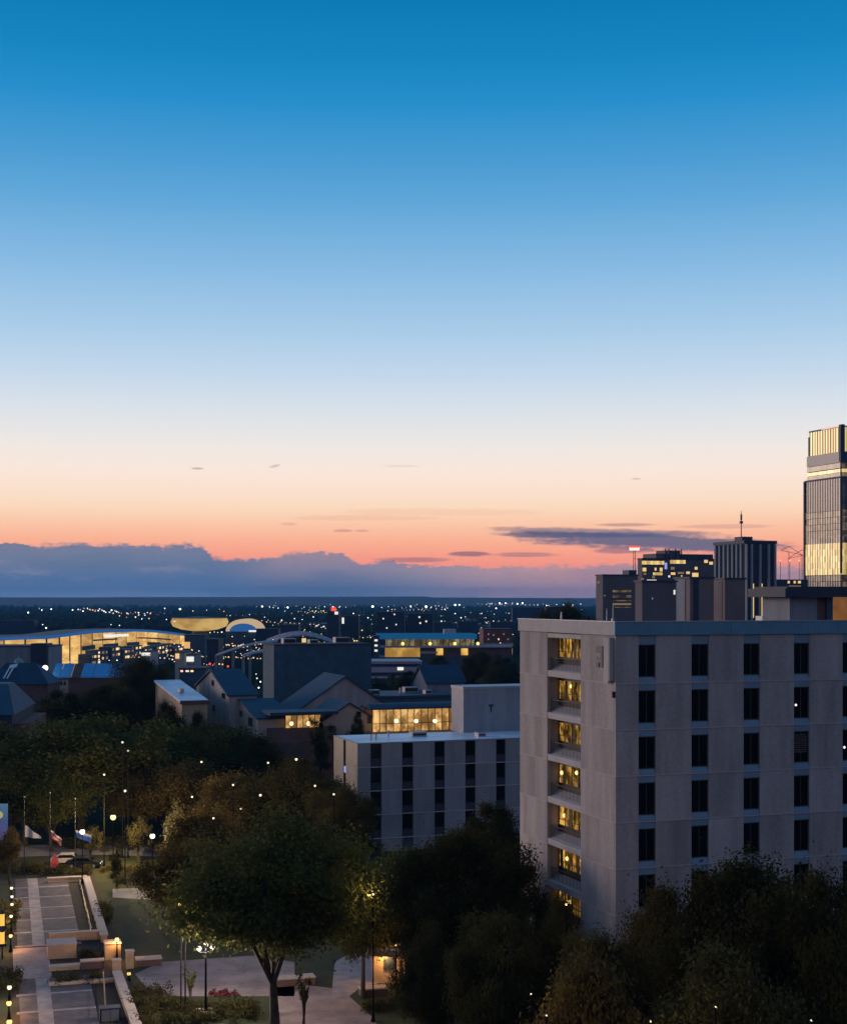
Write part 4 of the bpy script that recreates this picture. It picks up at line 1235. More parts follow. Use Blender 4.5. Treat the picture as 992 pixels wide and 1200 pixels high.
    part('lit_head', MB().box(-2.4, 2.4, -.4, .4, c.z, c.z + 1.3), emit('mast_light', (1, .62, .48), 1.6, False), r)
    part('red_lamp', MB().box(-2.4, 2.4, -.4, .4, c.z + 1.4, c.z + 2.1), M['far_red'], r)
    # low lit block and cranes between the towers
    f, r, L, W, z = cblock('gap_block', 'low navy block with a lit top storey between the finned and glass towers', 906, 908, 946, 679, 760, 'tower_dark')
    for a, b in ((922, 925), (929, 932), (934, 938)): face_window(r, f, a, b, 680.5, 684, 'win_warm', 0, 'tower_dark', .25)
    face_window(r, f, 923, 938, 686, 688, 'win_dim', 0, 'tower_dark', .25)
    f, r, L, W, z = cblock('amber_stairwell', 'narrow dark stairwell with an amber lit slot beside the finned tower', 908, 911, 924, 700, 330, 'tower_dark')
    part('lit_slot', MB().box(f.x(913.5), f.x(917.5), -.2, -.01, f.z(727, 1), f.z(705, 1)), glow_pane('slot_glow', (.9, .6, .12), .5, .5, .3, .5), r)
    part('door_lamp', MB().box(f.x(917.5), f.x(923.5), -.3, -.02, f.z(711.5, 1), f.z(709.5, 1)), M['win_white'], r)
    Y = 1500
    for i, (px, jib, lab) in enumerate(((924, -1, 'red tower crane nearer the finned tower'), (939, 1, 'red tower crane beside the glass tower'))):
        c = wp(px, 646 + i * 4, Y)
        r = thing('tower_crane', lab, 'crane', (c.x, c.y, 0), 0, 'far tower cranes')
        mm = MB()
        for dx in (-.7, .7): mm.tube((dx, 0, 0), (dx, 0, c.z), .22, n=4)
        part('crane_mast', mm, M['flag_red'], r)
        jb = MB()
        for (x0, x1, zz0, zz1) in ((-14 * jib, 8 * jib, -4, 1), (-14 * jib, 0, -4, 5), (8 * jib, 0, 1, 5)):
            jb.tube((x0, 0, c.z + zz0), (x1, 0, c.z + zz1), .3, n=4)
        part('jib', jb, M['flag_red'], r)
    for i, px in enumerate((914, 925, 936)):
        c = wp(px, 657, 1480)
        r = thing('warning_light', ('pink warning lamp on a thin pole, left one of three by the cranes', 'pink warning lamp on a thin pole, middle one of three by the cranes', 'pink warning lamp on a thin pole, right one of three by the cranes')[i], 'lamp', (c.x, c.y, 0), 0, 'warning lamps by the cranes')
        part('pole', MB().tube((0, 0, 0), (0, 0, c.z), .25, n=5), M['steel_dark'], r)
        part('lamp', MB().ball((0, 0, c.z), .9, 8, 5), M['far_pink'], r)
build_towers()

# mid distance dark blocks
def build_midblocks():
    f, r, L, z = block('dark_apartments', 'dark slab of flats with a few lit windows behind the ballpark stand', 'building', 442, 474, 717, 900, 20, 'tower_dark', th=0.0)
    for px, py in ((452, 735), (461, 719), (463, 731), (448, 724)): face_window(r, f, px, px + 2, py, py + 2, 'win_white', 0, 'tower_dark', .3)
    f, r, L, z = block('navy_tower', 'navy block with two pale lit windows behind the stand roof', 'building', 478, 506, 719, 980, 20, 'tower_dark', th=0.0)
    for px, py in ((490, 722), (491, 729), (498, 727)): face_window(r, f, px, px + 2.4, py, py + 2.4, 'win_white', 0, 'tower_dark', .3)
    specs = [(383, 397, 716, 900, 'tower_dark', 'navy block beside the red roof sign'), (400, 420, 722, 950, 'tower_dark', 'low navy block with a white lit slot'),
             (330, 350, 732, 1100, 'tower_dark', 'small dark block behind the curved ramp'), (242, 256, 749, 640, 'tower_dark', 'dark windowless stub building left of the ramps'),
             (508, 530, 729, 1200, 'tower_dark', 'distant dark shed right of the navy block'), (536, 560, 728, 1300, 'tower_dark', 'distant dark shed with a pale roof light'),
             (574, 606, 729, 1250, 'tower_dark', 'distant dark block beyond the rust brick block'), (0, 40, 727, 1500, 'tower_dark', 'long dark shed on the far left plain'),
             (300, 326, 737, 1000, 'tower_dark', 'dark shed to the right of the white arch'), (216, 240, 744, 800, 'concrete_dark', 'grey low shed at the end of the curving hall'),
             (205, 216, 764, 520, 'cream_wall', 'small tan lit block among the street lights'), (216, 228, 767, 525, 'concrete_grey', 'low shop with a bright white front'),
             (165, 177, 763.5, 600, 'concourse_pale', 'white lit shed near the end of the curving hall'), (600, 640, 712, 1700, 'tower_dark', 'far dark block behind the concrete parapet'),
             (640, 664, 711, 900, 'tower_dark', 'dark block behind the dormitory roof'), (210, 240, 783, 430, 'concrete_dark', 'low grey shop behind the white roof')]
    out = {}
    for px0, px1, yt, Y, w, lab in specs:
        out[lab] = block('low_block', lab, 'building', px0, px1, yt, Y, 16, w, th=0.0)
    f, r, L, z = out['navy block beside the red roof sign']
    part('roof_sign', MB().box(f.x(388), f.x(393), .2, .8, z + .01, z + 2.4), M['far_red'], r)
    part('roof_sign', MB().box(f.x(392), f.x(396), -.3, -.02, z - 2.2, z - .4), M['win_white'], r)
    f, r, L, z = out['low navy block with a white lit slot']
    part('lit_slot', MB().box(f.x(400.5), f.x(403), -.3, -.02, z - 5, z - 1), M['win_white'], r)
    f, r, L, z = out['low shop with a bright white front']
    part('lit_front', MB().box(f.x(216.5), f.x(227), -.3, -.02, z - 2.6, z - .8), M['win_white'], r)
    f, r, L, z = out['small tan lit block among the street lights']
    part('lit_front', MB().box(f.x(205.5), f.x(210), -.3, -.02, z - 2.4, z - .6), M['win_warm'], r)
    f, r, L, z = out['white lit shed near the end of the curving hall']
    part('lit_front', MB().box(f.x(166), f.x(176), -.3, -.02, z - 1.7, z - .5), M['win_white'], r)
    f, r, L, z = out['low grey shop behind the white roof']
    for a, b, m in ((205, 209, 'far_pink'), (211, 216, 'win_white'), (217, 221, 'far_warm')): face_window(r, f, a + 6, b + 6, 785, 788, m, 0, 'tower_dark', .2)
    r = thing('orange_hoarding', 'small upright hoarding glowing orange between the hall and the street lights', 'hoarding', (*wp(219, 757, 620).xy, 0))
    z = wp(0, 760, 620).z
    part('post', MB().box(-.2, .2, .1, .4, 0, z + 3), M['steel_dark'], r)
    part('panel', MB().box(-1.3, 1.3, -.2, .09, z, z + 2.8), emit('hoarding_light', (1, .55, .2), .8, False), r)
build_midblocks()
def build_steam():
    c = wp(806, 641, 650)
    mb = MB().ball((0, 0, 0), 1.0, 16, 10)
    m, g, out = mat_base('steam_vapour')
    tc = g.n('ShaderNodeTexCoord')
    n = g.noise(tc.outputs['Object'], 2.2, 4, .6)
    ln = g.n('ShaderNodeVectorMath', operation='LENGTH'); g._in(ln.inputs[0], tc.outputs['Object'])
    fall = g.smooth(ln.outputs['Value'], 1.0, .25)
    v = g.n('ShaderNodeVolumePrincipled'); v.inputs['Color'].default_value = (.95, .95, .97, 1)
    m.node_tree.links.new(g.m('MULTIPLY', g.m('MULTIPLY', g.smooth(n, .4, .65), fall), .16), v.inputs['Density'])
    m.node_tree.links.new(v.outputs[0], out.inputs['Volume'])
    o = part('steam', mb, m); o.location = c; o.scale = (5.5, 4, 6.5); o.rotation_euler = (0, R(25), 0)
    tag(o, kind='stuff')
build_steam()

# ================================================================== LIGHTS OF THE CITY
def make_far(kind_mat):
    r = thing('street_lamp', 'x', 'street lamp')
    part('pole', MB().tube((0, 0, -10), (0, 0, -.6), .12, .08, 5), M['steel_dark'], r)
    part('lamp_head', MB().ball((0, 0, 0), 1.0, 8, 5), M[kind_mat], r)
    return r
FAR = {}
def far_lamp(px, py, kind, rad_px, group, label, Y=None):
    """a lamp on a pole standing on the plain, seen at px,py"""
    z = 9.0
    Y = Y or gy(py, z)
    if Y > 6300: Y = 6300
    c = wp(px, py, Y)
    if kind not in FAR:
        o = FAR[kind] = make_far(kind)
    else:
        o = dup(FAR[kind], (0, 0, 0))
    rr = max(.18, .8 * rad_px * Y / F)
    o.location = c
    o['label'] = label; o['group'] = group
    # head size by distance, pole down to the ground
    for ch in o.children:
        if ch.name.startswith('pole'): ch.scale = (max(1, rr * 2), max(1, rr * 2), c.z / 10.0)
        else: ch.scale = (rr,) * 3
    return o
G1 = ('far white lamps', 'white lamp on a pole, a bright dot on the far plain')
G2 = ('far warm lamps', 'warm orange lamp on a pole, a small dot on the far plain')
G3 = ('lamps of the hillside strip', 'pinkish lamp in the dense strip of lights on the far left slope')
def build_lights():
    W = 'far_white'; B = 'far_bright'
    single = [(436.5, 711, B, 1.7, 'brightest white floodlight on the skyline left of the stand'), (499, 711, B, 1.5, 'bright yellowish floodlight above the navy block'),
              (533, 709, B, 1.3, 'left of a close pair of cool white floodlights'), (538, 709, B, 1.2, 'right of a close pair of cool white floodlights'),
              (211, 714, B, 1.5, 'bright white lamp above the yellow drum building'), (307, 711, B, 1.4, 'bright white lamp at the left end of a pale far road'),
              (337, 712, B, 1.1, 'lone white lamp on the ridge above the ramp'), (33, 718, B, 1.1, 'lone white lamp on the dark far left plain'),
              (581, 713, B, 1.0, 'white lamp under the row of cool lights on the right'), (612, 707, B, 1.1, 'rightmost cool lamp of the ridge row')]
    for px, py, k, s, lab in single: far_lamp(px, py, k, s, 'bright far floodlights', lab)
    wl = [(226, 716), (242, 715), (380, 711), (390, 711), (398, 711), (447, 712), (455, 711), (459, 717), (453, 719), (481, 710.5), (486, 710), (510, 710), (514, 710), (517, 714.5), (521, 714), (523, 715),
          (576, 707.5), (585, 707), (592, 707), (600, 707), (606, 707.5), (569, 724), (564, 719), (542, 728), (545, 723), (540, 724), (492, 723), (517, 728), (533, 719), (596, 719), (600, 730), (570, 730), (584, 729),
          (405, 736), (316, 712), (320, 712), (326, 713), (46, 713), (49, 715), (60, 714), (85, 715), (354, 726), (367, 723), (431, 724), (414, 719), (345, 725), (195, 726), (193, 713), (283, 742), (272, 746),
          (630, 709), (640, 709.5), (652, 708.5), (660, 709), (671, 709), (680, 708), (690, 711), (648, 717), (625, 716), (50, 732), (54, 736), (130, 732), (140, 733), (462, 734), (470, 726), (555, 735), (260, 727), (330, 727)]
    for px, py in wl: far_lamp(px, py, W if hash((px * 7, py)) % 3 else B, 0.55 + .5 * random.random(), *G1)
    om = [(357, 738, 'far_pink'), (337, 733, 'far_pink'), (320, 737, 'far_pink'), (317, 744, 'far_yellow'), (320, 750, 'far_bright'), (415, 751, 'far_yellow'), (418, 751, 'far_warm'), (366, 716, 'far_yellow'), (370, 716, 'far_yellow'), (379, 716, 'far_yellow'), (376, 716, 'far_yellow'),
          (298, 741, 'far_warm'), (302, 738, 'far_white'), (285, 755, 'far_white'), (311, 753, 'far_bright'), (233, 763, 'far_warm'), (282, 766, 'far_yellow'), (290, 768, 'far_yellow'), (293, 775, 'far_warm'), (186, 763, 'far_warm'), (196, 769, 'far_teal'), (183, 767, 'far_teal'),
          (380, 753, 'far_white'), (395, 752, 'far_warm'), (376, 754, 'far_warm'), (404, 749, 'far_warm'), (300, 790, 'far_white'), (305, 799, 'far_bright'), (303, 806, 'far_bright'), (301, 795, 'far_white'),
          (62, 779, 'far_warm'), (67, 779, 'far_warm'), (72, 779, 'far_warm'), (137, 774, 'far_bright'), (128, 774, 'far_white'), (116, 773, 'far_white'), (81, 776, 'far_warm'), (214, 736, 'far_bright'), (248, 749, 'far_bright'), (246, 749, 'far_white')]
    for px, py, k in om: far_lamp(px, py, k, .6 + .5 * random.random(), *G2)
    for px, py, lab in ((246, 778, 'left of two red traffic lights close together'), (252, 778, 'right of two red traffic lights close together'), (267, 781, 'lone red traffic light nearest the navy roof')):
        far_lamp(px, py, 'far_red', 1.5, 'red traffic lights', lab)
    # strip of lights on the slope
    for i in range(44):
        u = i / 43
        px = 92 + 88 * u + random.uniform(-1.5, 1.5); py = 714 + 6 * u + random.uniform(-2.2, 2.2) + (5 if i % 4 == 0 and u > .55 else 0)
        far_lamp(px, py, random.choice(['far_pink', 'far_white', 'far_warm', 'far_pink', 'far_bright']), .5 + .6 * random.random(), *G3)
    # forecourt lights along the lit hall
    rr = random.Random(5)
    for i in range(46):
        px = rr.uniform(58, 232); py = rr.gauss(764 - (px - 60) * .02, 4.5)
        far_lamp(px, py, rr.choice(['far_warm', 'far_white', 'far_warm', 'far_yellow', 'far_pink', 'far_bright']), .45 + .6 * rr.random(), 'forecourt lamps', 'small lamp on a pole in the busy forecourt of the curving lit hall')
    for i in range(40):
        px = rr.uniform(225, 440); py = rr.uniform(724, 768)
        if px > 310 and py > 752: continue
        far_lamp(px, py, rr.choice(['far_warm', 'far_white', 'far_white', 'far_pink']), .35 + .4 * rr.random(), 'ramp lamps', 'tiny lamp on a pole around the pale curved ramps')
    for i in range(60):
        px = rr.uniform(300, 690); py = rr.uniform(706, 730)
        far_lamp(px, py, rr.choice(['far_white', 'far_dim', 'far_dim', 'far_teal', 'far_warm']), .35 + .35 * rr.random(), *G1)
    # the rest of the far lights, too many and small to tell apart: one mass
    rng = random.Random(9)
    bm = {'far_warm': MB(), 'far_white': MB(), 'far_yellow': MB(), 'far_pink': MB()}
    def dot(px, py, mt):
        Y = min(6300, gy(py, 7)); c = wp(px, py, Y); s = Y / F * (rng.uniform(.32, .7) if py > 736 else rng.uniform(.24, .52))
        bm[mt].box(c.x - s, c.x + s, c.y - s, c.y + s, c.z - s, c.z + s)
    streets = [(300, 711, 110, 0.4, 16), (455, 715, 70, -.8, 16), (470, 712, 60, 1.0, 10), (350, 717, 40, .6, 12), (560, 708, 70, .6, 14), (420, 721, 90, 3, 12), (520, 730, 90, -3, 14), (300, 728, 80, 4, 14),
               (240, 742, 70, -6, 14), (310, 746, 70, -3, 16), (370, 735, 60, 4, 10), (270, 721, 60, -2, 8), (600, 716, 80, -1, 12), (180, 748, 60, 6, 16), (228, 752, 80, 8, 18), (560, 742, 44, 2, 12), (620, 722, 60, 2, 10), (400, 745, 40, 3, 8), (196, 768, 70, 3, 20), (250, 757, 60, -2, 16), (258, 770, 50, 2, 14), (205, 776, 60, 4, 16), (150, 770, 60, 2, 14), (290, 762, 30, 5, 8), (60, 771, 90, -2, 18), (440, 772, 60, 1, 8)]
    for px, py, w, dy, n in streets:
        main = rng.choice(['far_warm', 'far_warm', 'far_white', 'far_yellow'])
        for i in range(n):
            u = i / n + rng.uniform(-.02, .02)
            dot(px + w * u, py + dy * u + rng.gauss(0, .5), main if rng.random() < .75 else rng.choice(['far_white', 'far_pink', 'far_warm']))
    for i in range(60): dot(rng.uniform(250, 690), 706.5 + abs(rng.gauss(0, 14)), rng.choice(['far_white', 'far_warm', 'far_yellow']))
    for mt, mb in bm.items(): tag(part('distant_lights', mb, M[mt]), kind='stuff')
    # low sheds with pale roofs on the plain
    for i in range(46):
        py = 712 + 34 * rng.random() ** 1.3; Y = gy(py, 0); px = rng.uniform(-10, 640)
        if py > 728 and px < 330: continue
        w = rng.uniform(8, 26) * (.6 + Y / 4000); h = rng.uniform(3, 7); d = rng.uniform(10, 26)
        X = (px - CX) / F * Y
        r = thing('plain_shed', 'low pale roofed shed among the lights of the far plain', 'shed', (X, Y, 0), rng.uniform(-.2, .3), 'low sheds of the far plain')
        part('wall', MB().box(0, w, 0, d, 0, h), M[rng.choice(['concrete_dark', 'tower_dark', 'concrete_grey', 'brick_dull'])], r)
        part('roof', MB().box(-.3, w + .3, -.3, d + .3, h + .005, h + .5), M[rng.choice(['steel_pale', 'roof_slate', 'concourse_pale'])], r)
        if i % 2: part('lit_window', MB().box(w * .2, w * .2 + 2.5, -.12, -.01, h * .3, h * .3 + 1.6), M[rng.choice(['win_warm', 'win_dim', 'win_white'])], r)
    # round white globe by the blue canopy
    c = wp(53, 783, 400)
    r = thing('globe_lamp', 'big round white lamp at the left end of the blue canopy', 'street lamp', (c.x, c.y, 0))
    part('pole', MB().tube((0, 0, 0), (0, 0, c.z - .6), .12), M['steel_dark'], r)
    part('globe', MB().ball((0, 0, c.z), .75, 12, 8), M['far_bright'], r)
build_lights()

# ================================================================== TREES
def branch_tree(mb, rng, h, stems, spread, r0):
    """trunk(s) with limbs; returns limb tips"""
    tips = []
    fork = h * 0.2 if stems > 1 else h * 0.34
    base = Vector((0, 0, -0.1)); top = Vector((rng.normal(0, .15), rng.normal(0, .15), fork))
    mb.tube(base, (base + top) / 2, r0 * 1.25, r0, 8); mb.tube((base + top) / 2, top, r0, r0 * .85, 8)
    n = max(4, stems + 3)
    for i in range(n):
        a = 6.28 * i / n + rng.uniform(-.4, .4)
        sp = spread * rng.uniform(.3, .6)
        p1 = top + Vector((math.cos(a) * sp * .4, math.sin(a) * sp * .4, h * rng.uniform(.14, .22)))
        p2 = p1 + Vector((math.cos(a) * sp * .7, math.sin(a) * sp * .7, h * rng.uniform(.14, .24)))
        mb.tube(top - Vector((0, 0, .2)), p1, r0 * .6, r0 * .42, 6); mb.tube(p1, p2, r0 * .42, r0 * .2, 5)
        for q in range(3):
            b = a + rng.uniform(-1, 1)
            p3 = p2 + Vector((math.cos(b) * sp * .6, math.sin(b) * sp * .6, h * rng.uniform(.02, .2)))
            mb.tube(p2, p3, r0 * .2, r0 * .07, 4); tips.append(p3)
            p4 = p1 + Vector((math.cos(b + 1) * sp * .8, math.sin(b + 1) * sp * .8, h * rng.uniform(.05, .2)))
            mb.tube(p1, p4, r0 * .2, r0 * .06, 4); tips.append(p4)
    return tips
def make_tree(mat, seed, h=14.0, rad=6.0, low=.26, ncl=70, nl=190, ls=.26, shape='round', stems=1):
    rng = np.random.default_rng(seed)
    r = thing('broadleaf_tree' if shape != 'cone' else 'conifer_tree', 'x', 'tree')
    tb = MB()
    tips = branch_tree(tb, rng, h, stems, rad, .28 if shape != 'cone' else .16)
    part('trunk', tb, M['bark'], r)
    zc = h * (low + 1) / 2; hz = h * (1 - low) / 2
    cs = []; sp = []
    ph = rng.uniform(0, 6.28, 6)
    for i in range(ncl):
        d = rng.normal(0, 1, 3); d /= np.linalg.norm(d)
        if shape == 'cone':
            t = rng.uniform(0, 1) ** .8
            a = rng.uniform(0, 6.28); q = (1 - t) * rad * rng.uniform(.55, 1)
            cs.append((math.cos(a) * q, math.sin(a) * q, h * (low * .5 + t * (1 - low * .5)))); sp.append(rad * .34 * (1.15 - t)); continue
        if stems >= 4 and d[2] < -.15 and rng.uniform() < .55: continue
        if d[2] < -.55: d[2] *= .6
        rr = (rng.uniform(.35, 1) ** .45)
        az = math.atan2(d[1], d[0])
        lump = 1 + .16 * math.sin(2 * az + ph[0]) + .12 * math.sin(3 * az + ph[1] + d[2] * 3) + .1 * math.sin(5 * az + ph[2] - d[2] * 4)
        s = rad * rng.uniform(.17, .32)
        k = rr * lump
        cs.append((d[0] * (rad - s * .7) * k, d[1] * (rad - s * .7) * k, zc + d[2] * (hz - s * .5) * rr)); sp.append(s)
    for p in tips:
        cs.append(tuple(p)); sp.append(rad * .2)
    link('crown', leaf_mesh('crown', M[mat], cs, sp, nl, ls, rng), r)
    return r, h, rad
PROTO = {}
SPEC = {'olive1': ('leaf_olive', 1, 15, 6.5, .2, 90, 330, .17, 'round', 4), 'olive2': ('leaf_olive', 2, 14, 6.5, .22, 90, 340, .18, 'round', 1),
        'dark1': ('leaf_dark', 3, 16, 6.5, .2, 110, 560, .135, 'round', 1), 'dark2': ('leaf_dark', 4, 15, 6.0, .2, 100, 520, .135, 'round', 2),
        'brown1': ('leaf_brown', 5, 13, 6.0, .22, 85, 280, .18, 'round', 2), 'cone': ('leaf_dark', 6, 12, 3.0, .1, 80, 140, .16, 'cone', 1),
        'sapling': ('leaf_olive', 12, 5, 1.5, .35, 16, 34, .12, 'round', 2), 'pale': ('leaf_pale', 13, 6, 2.4, .2, 40, 90, .13, 'round', 3),
        'small': ('leaf_brown', 8, 6, 2.6, .3, 40, 130, .12, 'round', 3)}
def tree(kind, px, ytop, halfpx, Y, label, group=None, dz=0):
    z = wp(0, ytop, Y).z; hw = halfpx * Y / F; X = (px - CX) / F * Y
    if kind not in PROTO:
        PROTO[kind] = make_tree(*SPEC[kind]); o = PROTO[kind][0]
    else: o = dup(PROTO[kind][0], (0, 0, 0))
    _, h, rad = PROTO[kind]
    o.location = (X, Y, 0); o.rotation_euler = (0, 0, (px * 12.9 + Y) % 6.28)
    o.scale = (hw / rad, hw / rad, z / h)
    o['label'] = label
    if group: o['group'] = group
    return o
GL = 'trees of the campus lawn'
def build_trees():
    # foreground
    tree('olive1', 322, 946, 122, 119, 'large rounded olive tree with forked bare trunk beside the triple globe lamp', GL)
    tree('dark1', 868, 1000, 112, 88, 'broad dark tree covering the lower floors of the pale dormitory', GL)
    tree('dark2', 778, 1042, 72, 93, 'dark tree between the dormitory corner and the broad dark tree', GL)
    tree('dark2', 965, 1018, 85, 82, 'dark tree at the lower right corner of the view', GL)
    tree('dark1', 705, 1090, 62, 84, 'dark tree at the foot of the dormitory corner', GL)
    tree('dark1', 535, 972, 92, 114, 'big dark green tree filling the middle below the low dormitory', GL)
    tree('olive2', 470, 1000, 62, 132, 'olive tree between the forked tree and the big middle tree', GL)
    tree('dark2', 612, 1010, 46, 110, 'narrow dark tree against the left edge of the dormitory', GL)
    tree('dark2', 655, 1048, 40, 100, 'ragged tree partly hiding the lowest lit balconies', GL)
    tree('brown1', 690, 1118, 80, 78, 'brownish tree lit from below at the bottom under the dormitory corner', GL)
    tree('dark2', 575, 940, 52, 152, 'dark tree standing against the low dormitory wall', GL)
    tree('dark1', 590, 1070, 70, 98, 'dark tree low in the middle below the narrow one', GL)
    tree('dark2', 508, 1080, 42, 104, 'dark tree between the entry wall and the low middle tree', GL)
    tree('dark2', 850, 1110, 105, 76, 'dark tree in the bottom row right of the brownish one', GL)
    tree('olive2', 425, 1018, 56, 127, 'smaller olive tree at the right side of the forked tree', GL)
    # left mass
    tree('olive2', 95, 838, 100, 214, 'widest olive tree of the left grove above the flags', GL)
    tree('olive1', 30, 880, 62, 205, 'olive tree at the left edge next to the brick house', GL)
    tree('olive2', 190, 852, 72, 232, 'rounded olive tree right of the widest one', GL)
    tree('olive1', 255, 846, 66, 243, 'olive tree below the white flat roof hall', GL)
    tree('brown1', 222, 890, 62, 205, 'brownish tree among white lamps in the middle of the grove', GL)
    tree('brown1', 165, 905, 48, 209, 'brownish tree above the brightest yellow lamp', GL)
    tree('brown1', 278, 905, 60, 188, 'brownish tree with several small lamps right of the grove', GL)
    tree('dark2', 352, 888, 62, 182, 'dark tree with small lamps in front of the entrance corridor', GL)
    tree('dark1', 405, 922, 44, 168, 'dark tree beside the cream end wall of the low dormitory', GL)
    tree('brown1', 235, 950, 54, 165, 'brown tree behind the forked olive tree', GL)
    tree('dark2', 300, 862, 40, 228, 'dark tree below the lean house', GL)
    tree('dark1', 168, 768, 38, 305, 'tall dark tree standing over the grove in front of the street lights', GL)
    tree('dark1', 122, 800, 44, 292, 'dark tree behind the widest olive tree', GL)
    tree('dark2', 72, 808, 44, 285, 'dark tree below the blue canopy', GL)
    tree('dark2', 196, 822, 26, 255, 'dark tree at the left end of the white roof', GL)
    tree('cone', 376, 842, 17, 246, 'dark pointed conifer beside the lit entrance corridor', GL)
    tree('dark2', 418, 838, 13, 262, 'small dark tree before the gabled wing', GL)
    tree('brown1', 222, 985, 58, 149, 'low brown tree joining the forked olive tree on its left', GL)
    tree('olive1', 60, 905, 50, 201, 'olive tree just behind the flagpoles', GL)
    tree('dark2', 230, 834, 22, 252, 'dark tree in front of the tan hall wall', GL)
    # behind the annex and the stand
    g = 'trees behind the annex'
    tree('dark1', 562, 763, 26, 470, 'dark tree left of two behind the grey roof box', g)
    tree('dark2', 590, 770, 30, 445, 'dark tree right of two behind the grey roof box', g)
    tree('dark2', 515, 768, 24, 490, 'dark tree in front of the yellow lit floors', g)
    tree('dark2', 478, 786, 16, 470, 'small dark tree beside the parking deck', g)
    tree('dark1', 668, 706, 36, 330, 'navy dark tree showing over the dormitory roof edge', g)
    tree('dark1', 640, 715, 20, 340, 'smaller dark tree over the left end of the dormitory roof', g)
    # small trees of the plaza
    g = 'small plaza trees'
    tree('cone', 137, 996, 12, 175, 'small dark conifer under the bright yellow lamp', g)
    tree('cone', 172, 1007, 10, 174, 'small dark conifer right of the yellow lamp', g)
    tree('pale', 164, 956, 15, 193, 'small pale lit tree right of the bright yellow lamp', g)
    tree('pale', 206, 935, 16, 172, 'small bare looking tree holding warm lights', g)
    tree('pale', 108, 966, 13, 193, 'small lit tree behind the blue and white flag', g)
    tree('small', 12, 968, 16, 178, 'small bushy tree in front of the blue banner', g)
    tree('sapling', 222, 1128, 9, 124, 'small thin tree left of the triple globe lamp', g)
    tree('sapling', 355, 1130, 10, 117, 'thin young tree on the mauve path', g)
build_trees()

POWER = {'bulb_sodium': ((1.0, .64, .20), 4800), 'bulb_white': ((1.0, .80, .66), 1100), 'bulb_small': ((1.0, .66, .32), 420), 'bulb_amber': ((1.0, .48, .13), 240), 'bulb_dim': ((1.0, .7, .4), 30)}
LAMPS = {}
def lamp_light(parent, mat, loc, k=1.0):
    key = (mat, k)
    if key not in LAMPS:
        d = LAMPS[key] = bpy.data.lights.new('lamp_light', 'POINT')
        d.color, d.energy = POWER[mat]; d.energy *= k; d.shadow_soft_size = .06
    link('lamp_light', LAMPS[key], parent, loc)

# ================================================================== PLAZA (bottom left)
PA = math.atan((5 - CX) / F)
PO = gp(54, 1200)
PU = Vector((math.cos(PA), -math.sin(PA), 0)); PV = Vector((math.sin(PA), math.cos(PA), 0))
PROT = -PA
def pl(u, v, z=0.0): return PO + PU * u + PV * v + Vector((0, 0, z))
def puv(px, py, z=0.0):
    d = gp(px, py, z) - PO
    return d.dot(PU), d.dot(PV)
def flat(name, pts, z, mat, kind='structure', h=None):
    """flat ground sheet through photo points"""
    P = [gp(px, py) for px, py in pts]
    mb = MB().add([(p.x, p.y, z) for p in P], [tuple(range(len(P)))])
    return tag(part(name, mb, mat), kind=kind)
def build_plaza():
    # lawns and paths
    flat('lawn', [(-160, 990), (420, 990), (640, 1260), (-300, 1260)], .012, M['lawn'])
    flat('path', [(-60, 1008), (-60, 996), (60, 990), (120, 991), (190, 994), (260, 1000), (260, 1006), (180, 1004), (120, 1002), (60, 1003)], .02, M['path_concrete'])
    flat('path', [(132, 1042), (160, 1041), (196, 1051), (240, 1056), (240, 1062), (190, 1056), (132, 1052)], .02, M['path_concrete'])
    flat('pink_plaza', [(158, 1142), (188, 1128), (300, 1120), (345, 1128), (345, 1168), (180, 1168)], .02, M['paving_pink'])
    flat('path', [(318, 1260), (318, 1150), (400, 1160), (440, 1196), (460, 1260)], .02, M['paving_pink'])
    flat('road', [(388, 1170), (392, 1128), (420, 1112), (470, 1112), (474, 1128), (452, 1152), (424, 1156), (404, 1172)], .024, M['paving_pale'])
    # terrace base
    base = thing('brick_terrace', 'long brick paved terrace crossed by pale bands at the lower left', 'terrace', PO, PROT)
    def bx(name, u0, u1, v0, v1, z0, z1, m): return part(name, MB().box(u0, u1, v0, v1, z0, z1), M[m], base)
    bx('base', -2.6, 7.6, -9, 66, 0, .1, 'soil')
    # longitudinal band and its cross bands
    v_lo = [-9 + 6.2 * i for i in range(3)]
    def bay(v0, v1):
        bx('paving_panel', -2.05, -.58, v0 + .5, v1, .101, .16, 'paving_brick')
        bx('paving_panel', .66, 4.2, v0 + .5, v1, .101, .16, 'paving_brick')
        bx('paving_band', -2.3, -.58, v0, v0 + .49, .101, .175, 'paving_pale')
        bx('paving_band', .66, 4.2, v0, v0 + .49, .101, .175, 'paving_pale')
        bx('paving_band', -.57, .65, v0, v1, .101, .172, 'paving_pale')
    for v in (-8.4, -2.6, 3.0, 8.6): bay(v, v + 5.6)
    bx('landing', -2.5, .9, 14.3, 26.6, .101, .18, 'paving_pink')
    for i in range(6):
        v = 27.2 + i * 6.1; bay(v, v + 6.1)
    return base
base = build_plaza()

